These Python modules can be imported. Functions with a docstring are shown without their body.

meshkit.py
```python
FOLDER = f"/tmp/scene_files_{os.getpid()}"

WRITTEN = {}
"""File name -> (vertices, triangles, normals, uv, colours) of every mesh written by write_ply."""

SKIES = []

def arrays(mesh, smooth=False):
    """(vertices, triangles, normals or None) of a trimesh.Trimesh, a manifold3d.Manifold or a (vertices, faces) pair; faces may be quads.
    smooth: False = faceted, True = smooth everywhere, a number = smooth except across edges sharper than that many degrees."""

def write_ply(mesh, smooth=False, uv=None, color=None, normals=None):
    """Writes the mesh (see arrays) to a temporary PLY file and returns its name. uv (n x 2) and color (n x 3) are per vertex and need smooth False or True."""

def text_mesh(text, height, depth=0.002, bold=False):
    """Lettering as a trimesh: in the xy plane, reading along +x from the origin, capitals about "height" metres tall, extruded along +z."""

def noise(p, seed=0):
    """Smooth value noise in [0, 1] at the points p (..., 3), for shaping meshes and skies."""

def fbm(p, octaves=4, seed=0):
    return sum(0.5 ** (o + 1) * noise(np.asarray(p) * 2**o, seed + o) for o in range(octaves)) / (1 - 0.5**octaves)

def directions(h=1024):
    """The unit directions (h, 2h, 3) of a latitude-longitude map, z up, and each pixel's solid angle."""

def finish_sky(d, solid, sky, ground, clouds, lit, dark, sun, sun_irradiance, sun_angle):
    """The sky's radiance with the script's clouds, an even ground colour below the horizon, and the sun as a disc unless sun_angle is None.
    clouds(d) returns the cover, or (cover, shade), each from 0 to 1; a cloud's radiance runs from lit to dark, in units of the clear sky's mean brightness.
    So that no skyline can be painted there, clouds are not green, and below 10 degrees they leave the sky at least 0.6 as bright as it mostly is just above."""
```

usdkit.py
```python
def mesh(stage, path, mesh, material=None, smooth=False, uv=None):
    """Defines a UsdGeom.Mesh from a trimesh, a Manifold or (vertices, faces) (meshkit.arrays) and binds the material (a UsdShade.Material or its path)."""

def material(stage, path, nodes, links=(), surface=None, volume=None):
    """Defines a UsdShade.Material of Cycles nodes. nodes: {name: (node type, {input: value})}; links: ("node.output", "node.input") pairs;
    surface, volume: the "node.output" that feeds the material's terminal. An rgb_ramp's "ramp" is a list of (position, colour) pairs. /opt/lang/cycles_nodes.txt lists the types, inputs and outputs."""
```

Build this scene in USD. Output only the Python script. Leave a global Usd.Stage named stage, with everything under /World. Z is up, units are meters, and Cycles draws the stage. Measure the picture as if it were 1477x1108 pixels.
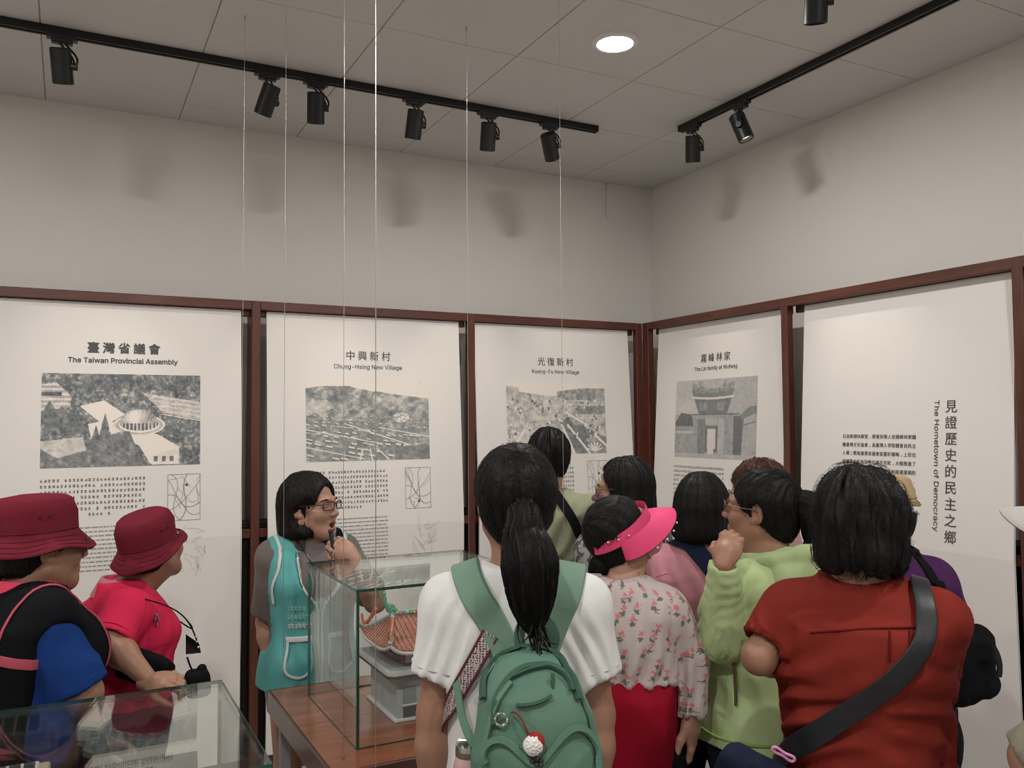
import math, random, glob, types
import numpy as np, trimesh
import manifold3d as m3
import usdkit, meshkit
from pxr import Usd, UsdGeom, UsdLux, UsdShade, Gf, Sdf, Vt

stage = Usd.Stage.CreateInMemory()
UsdGeom.SetStageUpAxis(stage, 'Z'); UsdGeom.SetStageMetersPerUnit(stage, 1.0)
world = UsdGeom.Xform.Define(stage, '/World')
UsdGeom.Scope.Define(stage, '/World/Looks')
PI = math.pi
A = np.array

# ---------------------------------------------------------------- camera, exposure
F_PX, YAW, PITCH, ROLL = 1228.31, 0.4804, 0.0459, -0.0071
CAM = A([-3.4616, -4.6061, 1.7315])
_cy, _sy, _cp, _sp = math.cos(YAW), math.sin(YAW), math.cos(PITCH), math.sin(PITCH)
CD = A([_sy * _cp, _cy * _cp, _sp]); _r = A([_cy, -_sy, 0.0]); _u = np.cross(_r, CD)
CR = math.cos(ROLL) * _r + math.sin(ROLL) * _u
CU = -math.sin(ROLL) * _r + math.cos(ROLL) * _u
cam = UsdGeom.Camera.Define(stage, '/World/camera')
cam.AddTransformOp().Set(Gf.Matrix4d(*CR, 0, *CU, 0, *(-CD), 0, *CAM, 1))
cam.CreateHorizontalApertureAttr(36.0); cam.CreateVerticalApertureAttr(36.0 * 1108 / 1477)
cam.CreateFocalLengthAttr(36.0 * F_PX / 1477)
cam.CreateClippingRangeAttr((0.05, 100.0))
EXPOSURE = 0.0
cam.CreateExposureAttr(EXPOSURE)
CEIL = 3.30
# the ceiling downlights (the builder below makes the fixtures): x, y, power scale
DOWNLIGHTS = [(-1.485, -1.754, .92), (-3.885, -1.754, .72), (-1.485, -4.154, 1.3), (-3.885, -4.154, 1.3), (-2.685, -6.0, 1.3), (-5.1, -3.0, 1.1)]
DOWN_POWER = 6.9
SPOT_POWER = 6.2

def at(px, py, depth):
    """the point seen at a pixel of the photograph, at a depth along the view axis"""
    return CAM + depth * (CD + CR * (px - 738.5) / F_PX - CU * (py - 554.0) / F_PX)

# ---------------------------------------------------------------- stage helpers
_used = {}
def numbered(parent, name):
    k = (parent, name); n = _used.get(k, 0); _used[k] = n + 1
    return f'{parent}/{name}' + (f'_{n:03d}' if n else '')

def tag(prim, label=None, category=None, group=None, kind=None):
    p = prim.GetPrim() if hasattr(prim, 'GetPrim') else prim
    for k, v in (('label', label), ('category', category), ('group', group), ('kind', kind)):
        if v: p.SetCustomDataByKey(k, v)
    return p

def thing(name, label=None, category=None, loc=(0, 0, 0), rotz=0.0, group=None, kind=None):
    x = UsdGeom.Xform.Define(stage, numbered('/World', name))
    x.AddTranslateOp().Set(Gf.Vec3d(*[float(c) for c in loc]))
    if rotz: x.AddRotateZOp().Set(math.degrees(rotz))
    return tag(x, label, category, group, kind)

def cat(*ms):
    ms = [to_tm(m) for m in ms if m is not None]
    return ms[0] if len(ms) == 1 else trimesh.util.concatenate(ms)

def to_tm(m):
    if hasattr(m, 'to_mesh'):
        q = m.to_mesh(); return trimesh.Trimesh(q.vert_properties[:, :3], q.tri_verts, process=False)
    if isinstance(m, (tuple, list)):
        v, f, _ = meshkit.arrays(m); return trimesh.Trimesh(v, f, process=False)
    return m

def obj(name, mesh, mat, parent=None, label=None, category=None, group=None, kind=None, smooth=30, uv=None, color=None):
    pp = '/World' if parent is None else str(parent.GetPath())
    m = usdkit.mesh(stage, numbered(pp, name), mesh, mat, smooth=(True if uv is not None or color is not None else smooth), uv=uv)
    if color is not None:
        UsdGeom.PrimvarsAPI(m).CreatePrimvar('Col', Sdf.ValueTypeNames.Color3fArray, 'vertex').Set(Vt.Vec3fArray.FromNumpy(np.asarray(color, np.float32)))
    return tag(m, label, category, group, kind)

def based(mesh_list):
    """recentre meshes (world coordinates) on the middle of their common bottom; returns the base point"""
    lo = np.min([m.bounds[0] for m in mesh_list], 0); hi = np.max([m.bounds[1] for m in mesh_list], 0)
    b = A([(lo[0] + hi[0]) / 2, (lo[1] + hi[1]) / 2, lo[2]])
    for m in mesh_list: m.apply_translation(-b)
    return b

# ---------------------------------------------------------------- shape helpers
def box(x0, x1, y0, y1, z0, z1, ch=0.0):
    if ch <= 0:
        m = trimesh.creation.box([x1 - x0, y1 - y0, z1 - z0]); m.apply_translation([(x0 + x1) / 2, (y0 + y1) / 2, (z0 + z1) / 2]); return m
    pts = []
    for sx in (0, 1):
        for sy in (0, 1):
            for sz in (0, 1):
                for k in range(3):
                    o = [ch, ch, ch]; o[k] = 0
                    pts.append([x1 - o[0] if sx else x0 + o[0], y1 - o[1] if sy else y0 + o[1], z1 - o[2] if sz else z0 + o[2]])
    return trimesh.convex.convex_hull(A(pts))

def frame_to(a, b):
    z = A(b, float) - A(a, float); L = np.linalg.norm(z); z = z / L
    x = np.cross([0, 1, 0] if abs(z[1]) < .9 else [1, 0, 0], z); x /= np.linalg.norm(x)
    M = np.eye(4); M[:3, 0], M[:3, 1], M[:3, 2], M[:3, 3] = x, np.cross(z, x), z, a
    return M, L

def cyl(a, b, r, r2=None, n=24):
    M, L = frame_to(a, b); r2 = r if r2 is None else r2
    m = lathe([(0, 0), (r, 0), (r2, L), (0, L)], n); m.apply_transform(M); return m

def lathe(prof, n=32):
    """closed profile of (radius, z), from the axis to the axis"""
    prof = A(prof, float); t = np.linspace(0, 2 * PI, n, endpoint=False)
    v = np.stack([prof[:, None, 0] * np.cos(t), prof[:, None, 0] * np.sin(t), np.repeat(prof[:, 1:2], n, 1)], -1).reshape(-1, 3)
    f = []
    for i in range(len(prof) - 1):
        for j in range(n):
            a, b = i * n + j, i * n + (j + 1) % n
            f += [[a, b, b + n], [a, b + n, a + n]]
    return trimesh.Trimesh(v, f, process=True, merge_tex=True)

def tube(pts, r, n=8, closed=False):
    pts = A(pts, float); N = len(pts); r = np.broadcast_to(A(r, float), (N,))
    t = np.gradient(pts, axis=0) if not closed else np.roll(pts, -1, 0) - np.roll(pts, 1, 0)
    t /= np.maximum(np.linalg.norm(t, axis=1, keepdims=True), 1e-9)
    ref = A([0, 0, 1.0]) if abs(t[0, 2]) < .9 else A([1.0, 0, 0]); V = []
    for i in range(N):
        ref = ref - t[i] * (ref @ t[i]); ref /= max(np.linalg.norm(ref), 1e-9); s = np.cross(t[i], ref)
        a = np.linspace(0, 2 * PI, n, endpoint=False)
        V.append(pts[i] + r[i] * (np.cos(a)[:, None] * ref + np.sin(a)[:, None] * s))
    V = np.vstack(V); f = []
    for i in range(N if closed else N - 1):
        for j in range(n):
            a, b = i * n + j, i * n + (j + 1) % n; c, d = ((i + 1) % N) * n + j, ((i + 1) % N) * n + (j + 1) % n
            f += [[a, b, d], [a, d, c]]
    if not closed:
        for e, o in ((0, 1), (N - 1, -1)):
            c = len(V); V = np.vstack([V, pts[e]])
            for j in range(n):
                a, b = e * n + j, e * n + (j + 1) % n
                f.append([b, a, c] if o > 0 else [a, b, c])
    return trimesh.Trimesh(V, f, process=False)

def spline(pts, n):
    from scipy.interpolate import CubicSpline
    pts = A(pts, float); s = np.r_[0, np.cumsum(np.linalg.norm(np.diff(pts, axis=0), axis=1))]
    return CubicSpline(s, pts)(np.linspace(0, s[-1], n))

def ribbon(pts, nrm, width, thick, edge=0.3):
    """a strap: a flat rounded section swept along pts with surface normals nrm"""
    pts, nrm = A(pts, float), A(nrm, float); N = len(pts)
    width = np.broadcast_to(A(width, float), (N,)); t = np.gradient(pts, axis=0); t /= np.linalg.norm(t, axis=1, keepdims=True)
    nrm = nrm - t * (nrm * t).sum(1, keepdims=True); nrm /= np.maximum(np.linalg.norm(nrm, axis=1, keepdims=True), 1e-9)
    s = np.cross(t, nrm)
    sec = A([(-.5, 0), (-.5, .5), (-.44, 1), (-.15, 1.0), (.15, 1.0), (.44, 1), (.5, .5), (.5, 0)])
    V = (pts[:, None] + s[:, None] * (sec[None, :, 0:1] * width[:, None, None]) + nrm[:, None] * (sec[None, :, 1:2] * thick)).reshape(-1, 3)
    k = len(sec); f = []
    for i in range(N - 1):
        for j in range(k):
            a, b, c, d = i * k + j, i * k + (j + 1) % k, (i + 1) * k + j, (i + 1) * k + (j + 1) % k
            f += [[a, d, b], [a, c, d]]
    for j in range(1, k - 1): f += [[0, j, j + 1], [(N - 1) * k, (N - 1) * k + j + 1, (N - 1) * k + j]]
    m = trimesh.Trimesh(V, f, process=False); return m

import functools, PIL.ImageFont
PIL.ImageFont.truetype = functools.lru_cache(8)(PIL.ImageFont.truetype)      # load each font once
def text(s, h, depth=.0012, bold=False, cjk=False):
    keep = meshkit.glob
    if cjk: meshkit.glob = types.SimpleNamespace(glob=lambda p: glob.glob('/opt/blender-*/*/datafiles/fonts/Noto Sans CJK Regular.woff2'))
    try: m = meshkit.text_mesh(s, h, depth, bold)
    finally: meshkit.glob = keep
    return m

# ---------------------------------------------------------------- materials
MAT = {}
def mat(name, col, rough=.6, metal=0., spec=.5, var=0., vscale=6., bump=0., bscale=200., sheen=0., stretch=None, sss=0., coat=0., emis=None, col2=None, noise_det=3.):
    if name in MAT: return MAT[name]
    nodes = {'p': ('principled_bsdf', {'roughness': rough, 'metallic': metal, 'specular_ior_level': spec, 'base_color': col})}
    links = []; tc = None
    if var or col2 is not None or bump: nodes['tc'] = ('texture_coordinate', {})
    if var or col2 is not None:
        src = 'tc.object'
        if stretch: nodes['mp'] = ('mapping', {'scale': stretch}); links.append((src, 'mp.vector')); src = 'mp.vector'
        nodes['n'] = ('noise_texture', {'scale': vscale, 'detail': noise_det, 'roughness': .6}); links.append((src, 'n.vector'))
        c = A(col, float); lo = c * (1 - var); hi = np.minimum(c * (1 + var), 1) if col2 is None else A(col2, float)
        nodes['rr'] = ('rgb_ramp', {'ramp': [(.3, tuple(lo)), (.7, tuple(hi))]}); links += [('n.fac', 'rr.fac'), ('rr.color', 'p.base_color')]
    if bump:
        nodes['bn'] = ('noise_texture', {'scale': bscale, 'detail': 2.}); nodes['b'] = ('bump', {'strength': bump, 'distance': .002})
        links += [('tc.object', 'bn.vector'), ('bn.fac', 'b.height'), ('b.normal', 'p.normal')]
    if sheen: nodes['p'][1].update(sheen_weight=sheen, sheen_roughness=.5)
    if sss: nodes['p'][1].update(subsurface_weight=sss, subsurface_scale=.006, subsurface_radius=(1., .35, .2))
    if coat: nodes['p'][1].update(coat_weight=coat, coat_roughness=.1)
    if emis: nodes['p'][1].update(emission_color=emis[0], emission_strength=emis[1])
    MAT[name] = usdkit.material(stage, '/World/Looks/' + name, nodes, links, surface='p.BSDF')
    return MAT[name]

def wood(name, c1, c2, axis=(1., 1., 14.), rough=.35, coat=.15):
    nodes = {'tc': ('texture_coordinate', {}), 'mp': ('mapping', {'scale': axis}), 'n': ('noise_texture', {'scale': 3., 'detail': 6., 'roughness': .65, 'distortion': .6}),
             'rr': ('rgb_ramp', {'ramp': [(.25, c1), (.5, tuple((A(c1) + A(c2)) / 2)), (.75, c2)]}),
             'p': ('principled_bsdf', {'roughness': rough, 'coat_weight': coat, 'coat_roughness': .15}), 'b': ('bump', {'strength': .15, 'distance': .001})}
    MAT[name] = usdkit.material(stage, '/World/Looks/' + name, nodes, [('tc.object', 'mp.vector'), ('mp.vector', 'n.vector'), ('n.fac', 'rr.fac'), ('rr.color', 'p.base_color'), ('n.fac', 'b.height'), ('b.normal', 'p.normal')], surface='p.BSDF')
    return MAT[name]

def vcol(name, rough=.55):
    MAT[name] = usdkit.material(stage, '/World/Looks/' + name, {'a': ('attribute', {'attribute': 'Col'}), 'p': ('principled_bsdf', {'roughness': rough, 'specular_ior_level': .3})}, [('a.color', 'p.base_color')], surface='p.BSDF')
    return MAT[name]

def pane(name, tint, ior=1.5):
    MAT[name] = usdkit.material(stage, '/World/Looks/' + name, {'t': ('transparent_bsdf', {'color': tint}), 'g': ('glossy_bsdf', {'color': (.96, 1., .98), 'roughness': .0}), 'lw': ('layer_weight', {'blend': .5}), 'pw': ('math', {'math_type': 'power', 'value2': 5.}), 'f': ('math', {'math_type': 'multiply_add', 'value2': .96, 'value3': .04}), 'm': ('mix_closure', {})},
        [('lw.facing', 'pw.value1'), ('pw.value', 'f.value1'), ('f.value', 'm.fac'), ('t.BSDF', 'm.closure1'), ('g.BSDF', 'm.closure2')], surface='m.closure')
    return MAT[name]

mat('wall_paint', (.74, .715, .68), .75, var=.015, vscale=1.5, bump=.06, bscale=120)
mat('ceiling_tile', (.66, .65, .63), .9, var=.02, vscale=3., bump=.2, bscale=300)
mat('ceiling_grid', (.62, .61, .59), .8)
mat('floor_tile', (.42, .385, .36), .35, var=.08, vscale=2.)
mat('floor_joint', (.25, .23, .21), .8)
mat('board_white', (.80, .775, .745), .55, var=.01, vscale=1.2)
mat('board_edge', (.55, .53, .50), .6)
mat('print_dark', (.075, .075, .08), .6)
mat('print_mid', (.16, .155, .15), .6)
mat('print_grey', (.32, .31, .30), .6)
mat('print_pale', (.50, .49, .48), .6)
mat('black_board', (.012, .010, .010), .5)
mat('black_metal', (.012, .012, .013), .42, spec=.4)
mat('black_plastic', (.015, .015, .017), .35)
mat('lens', (.8, .78, .7), .1, emis=((1., .86, .68), 4.))
mat('lens_off', (.05, .05, .05), .15)
mat('steel_wire', (.62, .60, .57), .35, metal=1.)
wood('frame_wood', (.062, .018, .011), (.135, .043, .026), axis=(9., 9., 1.2), rough=.4)
wood('rail_wood', (.062, .018, .011), (.135, .043, .026), axis=(1.2, 9., 9.), rough=.4)
wood('rail_wood_side', (.062, .018, .011), (.135, .043, .026), axis=(9., 1.2, 9.), rough=.4)
wood('table_wood', (.17, .052, .026), (.30, .105, .05), axis=(1., 7., 7.), rough=.22, coat=.4)
wood('table_dark', (.045, .016, .010), (.085, .03, .018), axis=(1., 7., 7.), rough=.3, coat=.3)
vcol('photo_print')
pane('glass_pane', (.982, .994, .989))
mat('glass_edge', (.012, .060, .042), .12, spec=.6)
mat('downlight_lens', (1., 1., 1.), .5, emis=((1., .97, .92), 12.))
mat('white_trim', (.8, .8, .78), .4)

# ---------------------------------------------------------------- room shell
ROOM_X0, ROOM_Y0 = -6.6, -7.6
obj('floor', box(ROOM_X0 - .1, .1, ROOM_Y0 - .1, .1, -.12, -.012), MAT['floor_joint'], kind='structure')
fl = thing('floor_tiling', kind='structure')
TS = .6
for i in range(11):
    for j in range(13):
        x1, y1 = -i * TS, -j * TS; x0, y0 = max(x1 - TS, ROOM_X0), max(y1 - TS, ROOM_Y0)
        if x1 - x0 > .05 and y1 - y0 > .05: obj('tile', box(x0 + .0015, x1 - .0015, y0 + .0015, y1 - .0015, -.014, 0, .0015), MAT['floor_tile'], fl)
obj('wall_back', box(ROOM_X0 - .15, .15, 0, .15, 0, CEIL + .2), MAT['wall_paint'], kind='structure')
obj('wall_right', box(0, .15, ROOM_Y0, 0, 0, CEIL + .2), MAT['wall_paint'], kind='structure')
obj('wall_left', box(ROOM_X0 - .15, ROOM_X0, ROOM_Y0, 0, 0, CEIL + .2), MAT['wall_paint'], kind='structure')
obj('wall_front', box(ROOM_X0 - .15, .15, ROOM_Y0 - .15, ROOM_Y0, 0, CEIL + .2), MAT['wall_paint'], kind='structure')
ce = thing('ceiling', kind='structure')
obj('ceiling_backing', box(ROOM_X0 - .1, .1, ROOM_Y0 - .1, .1, CEIL + .008, CEIL + .1), MAT['ceiling_grid'], ce)
a0, b0 = .5808, .2486
xs = [0] + [-(a0 + i * TS) for i in range(12)]; ys = [0] + [-(b0 + j * TS) for j in range(14)]
for i in range(len(xs) - 1):
    for j in range(len(ys) - 1):
        x1, x0, y1, y0 = xs[i], max(xs[i + 1], ROOM_X0), ys[j], max(ys[j + 1], ROOM_Y0)
        if x1 - x0 < .03 or y1 - y0 < .03: continue
        t = box(x0 + .002, x1 - .002, y0 + .002, y1 - .002, CEIL, CEIL + .012, .002)
        obj('ceiling_tile', t, MAT['ceiling_tile'], ce)

# ---------------------------------------------------------------- downlights
def downlight(x, y, power, label):
    t = thing('recessed_downlight', label, 'ceiling light', (x, y, CEIL - .012))
    obj('trim_ring', lathe([(.076, .012), (.098, .012), (.096, .004), (.090, 0), (.076, 0), (.076, .012)], 40), MAT['white_trim'], t)
    obj('diffuser', lathe([(0, .004), (.077, .004), (.077, .008), (0, .008)], 40), MAT['downlight_lens'], t)
    L = UsdLux.DiskLight.Define(stage, str(t.GetPath()) + '/lamp')
    L.CreateRadiusAttr(.075); L.CreateIntensityAttr(1.0 * power * DOWN_POWER / (PI * .075 ** 2)); L.CreateColorAttr(Gf.Vec3f(1., .965, .92))
    L.AddTranslateOp().Set(Gf.Vec3d(0, 0, -.002))
_dl = ['bright round recessed downlight in the grey tiled ceiling, the one in view', 'round recessed downlight above the left end of the room, out of view', 'round recessed downlight over the right of the crowd, out of view',
       'round recessed downlight over the photographer, out of view', 'round recessed downlight at the rear of the room, out of view', 'round recessed downlight near the far left wall, out of view']
for (x, y, pw), lb in zip(DOWNLIGHTS, _dl): downlight(x, y, pw, lb)

# ---------------------------------------------------------------- track lights
def track(name_label, x0, x1, y0, y1):
    t = thing('lighting_track', name_label, 'track', ((x0 + x1) / 2, (y0 + y1) / 2, CEIL - .032)); dx, dy = (x1 - x0) / 2, (y1 - y0) / 2
    obj('rail', cat(box(-dx, dx, -dy, dy, .014, .032, .002), box(-dx, dx, -dy, -dy + min(2 * dy, .012) if dy < dx else dy, 0, .016, .001) if dy < dx else box(-dx, -dx + .012, -dy, dy, 0, .016, .001),
        box(-dx, dx, dy - .012, dy, 0, .016, .001) if dy < dx else box(dx - .012, dx, -dy, dy, 0, .016, .001)), MAT['black_metal'], t)
    e = .004
    for s in (-1, 1):
        obj('end_cap', box(s * dx - e, s * dx + e, -dy - .001, dy + .001, -.001, .032, .001) if dx > dy else box(-dx - .001, dx + .001, s * dy - e, s * dy + e, -.001, .032, .001), MAT['black_plastic'], t)
track('long black ceiling track parallel to the left wall, ending short of the corner', -6.2, -1.0, -.888, -.852)
track('black ceiling track running along the right wall out of the top of the picture', -.618, -.582, -6.0, -1.075)
track('black ceiling track over the middle of the room, above the picture', -1.25, -1.214, -6.0, -2.45)

def spotlight(p, tilt_dir, tilt, along, label, lit=True, aim_power=1.0, drop=.0, off=0.):
    """p: point of the track (x, y); along: unit vector of the track; the lamp body points to tilt_dir (unit, horizontal) tilted from straight down by tilt"""
    t = thing('track_spotlight', label, 'spotlight', (p[0], p[1], CEIL - .27), group='black spotlights on the ceiling tracks')
    al = A([along[0], along[1], 0.]); sd = A([-al[1], al[0], 0.])
    M = np.eye(4); M[:3, 0], M[:3, 1], M[:3, 2] = al, np.cross([0, 0, 1.], al), [0, 0, 1.]
    top = .27 - .032
    ad = cat(box(-.055, .055, -.016, .016, top - .014, top + .002, .002), box(-.038, .038, -.015, .015, top - .03, top - .012, .003)); ad.apply_transform(M)
    obj('adapter', ad, MAT['black_plastic'], t)
    td = A([tilt_dir[0], tilt_dir[1], 0.]); td /= np.linalg.norm(td)
    d = td * math.sin(tilt) + A([0, 0, -1.]) * math.cos(tilt)
    c = A([0, 0, top - .118]) + al * off
    side = np.cross(d, [0, 0, 1.]); side = side / np.linalg.norm(side) if np.linalg.norm(side) > .05 else al
    for s in (-1, 1):
        a = A([0, 0, top - .026]) + al * s * .011; b = c + side * .048 + al * s * .008 + A([0, 0, .03])
        obj('bracket_arm', tube(spline([a, a * .5 + b * .5 + A([0, 0, .004]), b, c + side * .046], 10), .0042, 8), MAT['black_metal'], t)
    obj('pivot', cyl(c + side * .036, c + side * .056, .014, n=18), MAT['black_metal'], t)
    M2, L = frame_to(c - d * .068, c + d * .068)
    R_ = .0385
    b = lathe([(0, 0), (R_ - .004, 0), (R_, .004), (R_, L - .002), (R_ - .002, L), (R_ - .007, L), (R_ - .009, L - .03), (0, L - .032)], 32); b.apply_transform(M2)
    obj('lamp_body', b, MAT['black_metal'], t)
    ln = lathe([(0, L - .030), (R_ - .010, L - .028), (R_ - .011, L - .020), (0, L - .016)], 28); ln.apply_transform(M2)
    obj('lens', ln, MAT['lens' if lit else 'lens_off'], t)
    if lit:
        L_ = UsdLux.SphereLight.Define(stage, str(t.GetPath()) + '/beam'); L_.CreateRadiusAttr(.018)
        L_.CreateIntensityAttr(aim_power * SPOT_POWER / (4 * PI * .018 ** 2) * 1.0); L_.CreateColorAttr(Gf.Vec3f(1., .89, .77))
        sh = UsdLux.ShapingAPI.Apply(L_.GetPrim()); sh.CreateShapingConeAngleAttr(25.0); sh.CreateShapingConeSoftnessAttr(1.0)
        z = -d; x = np.cross([0, 1, 0] if abs(z[1]) < .9 else [1, 0, 0], z); x /= np.linalg.norm(x); y = np.cross(z, x); o = c + d * .072
        L_.AddTransformOp().Set(Gf.Matrix4d(*x, 0, *y, 0, *z, 0, *o, 1))
AL, AR = (1, 0), (0, -1)
TY = -.87
# (x on the left track, horizontal aim, tilt, lit, power, label)
for x, td, tl, lit, pw, lb in [
        (-4.55, (.1, 1), .5, True, 1.0, 'black track spotlight beyond the left edge of the picture'),
        (-3.505, (.25, 1), .42, True, 1.0, 'black track spotlight nearest the left edge of the picture'),
        (-2.71, (-.45, .8), .5, True, .8, 'black track spotlight tilted left, second from the left on the left track'),
        (-2.497, (.25, 1), .42, True, 1.0, 'black track spotlight tilted right beside the left-tilted one on the left track'),
        (-2.027, (.0, 1), .36, True, .9, 'upright black track spotlight, third from the right end of the left track'),
        (-1.638, (.3, 1), .42, True, 1.0, 'black track spotlight second from the right end of the left track'),
        (-1.285, (.75, .7), .66, True, .8, 'most steeply tilted black spotlight, at the right end of the left track')]:
    spotlight((x, TY), td, tl, AL, lb, lit, pw)
for y, td, tl, lit, pw, lb in [
        (-1.17, (.65, .85), .32, True, 1.0, 'black track spotlight at the near end of the right track, by the corner'),
        (-1.53, (.55, -.85), .36, True, 1.3, 'black spotlight with its bright lens showing, second on the right track'),
        (-3.3, (1, .1), .5, True, .5, 'black track spotlight further along the right track, above the picture')]:
    spotlight((-.60, y), td, tl, AR, lb, lit, pw)
spotlight((-1.232, -2.58), (.4, .5), .3, AR, 'black spotlight cut by the top edge of the picture, right of the downlight', False, .5)
# ---------------------------------------------------------------- timber frames round the walls
def frame_left():
    t = thing('timber_frame', 'dark red timber frame of posts and rails along the left wall', 'frame', (-2.6, -.18, 0))
    ox = 2.6
    def p(n, x0, x1, y0, y1, z0, z1, m='frame_wood'): obj(n, box(x0 + ox, x1 + ox, y0 + .18, y1 + .18, z0, z1, .0025), MAT[m], t)
    px = [-.272, -1.445, -2.645, -3.84, -5.04, -6.24]
    for i, x in enumerate(px): p('post', x, x + .043, -.2, -.158 if i != 2 else -.07, 0, 2.36)
    for i in range(5):
        a, b = px[i + 1] + .043, px[i]
        p('top_rail', a, b, -.2, -.158, 2.315, 2.36, 'rail_wood'); p('inner_rail', a, b, -.156, -.12, 2.285, 2.33, 'rail_wood')
        p('cross_rail', a, b, -.192, -.15, 1.165, 1.21, 'rail_wood'); p('bottom_rail', a, b, -.2, -.158, 0, .085, 'rail_wood')
        p('lower_board', a, b, -.148, -.138, .085, 1.165, 'black_board')
        p('shelf_edge', a, b, -.15, -.01, 1.212, 1.24, 'black_board')
frame_left()
def frame_right():
    t = thing('timber_frame', 'dark red timber frame of posts and rails along the right wall', 'frame', (-.2, -2.0, 0))
    def p(n, y0, y1, x0, x1, z0, z1, m='frame_wood'): obj(n, box(x0 + .2, x1 + .2, y0 + 2, y1 + 2, z0, z1, .0025), MAT[m], t)
    py = [-.2, -1.388, -2.594, -3.79, -4.99, -6.19]
    for y in py: p('post', y - .043 if y < -.3 else y - .062, y, -.229, -.187, 0, 2.36)
    for i in range(5):
        b, a = py[i] - (.043 if i else .062), py[i + 1]
        p('top_rail', a, b, -.229, -.187, 2.315, 2.36, 'rail_wood_side'); p('inner_rail', a, b, -.168, -.135, 2.285, 2.33, 'rail_wood_side')
        p('cross_rail', a, b, -.22, -.18, 1.165, 1.21, 'rail_wood_side'); p('bottom_rail', a, b, -.229, -.187, 0, .085, 'rail_wood_side')
        p('lower_board', a, b, -.176, -.166, .085, 1.165, 'black_board')
        p('shelf_edge', a, b, -.178, -.01, 1.212, 1.24, 'black_board')
frame_right()

# ---------------------------------------------------------------- photographs printed on the panels (colours per vertex)
def ramp(v, dark, light):
    v = np.clip(.05 + 1.15 * v, 0, 1)[..., None]; mid = A([.30, .315, .315]); d, l = A(dark), A(light)
    return np.where(v < .5, d + (mid - d) * v * 2, mid + (l - mid) * (v - .5) * 2)
def fb(x, y, s, seed=0, o=4): return meshkit.fbm(np.stack([x * s, y * s, np.full_like(x, 3.7)], -1), o, seed)
def inpoly(x, y, pts):
    ins = np.zeros(x.shape, bool); n = len(pts)
    for i in range(n):
        (x0, y0), (x1, y1) = pts[i], pts[(i + 1) % n]
        c = (y0 > y) != (y1 > y); ins ^= c & (x < (x1 - x0) * (y - y0) / ((y1 - y0) or 1e-9) + x0)
    return ins
def seg(x, y, a, b, w):
    a, b = A(a), A(b); d = b - a; t = np.clip(((x - a[0]) * d[0] + (y - a[1]) * d[1]) / (d @ d), 0, 1)
    return np.hypot(x - a[0] - t * d[0], y - a[1] - t * d[1]) < w

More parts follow.
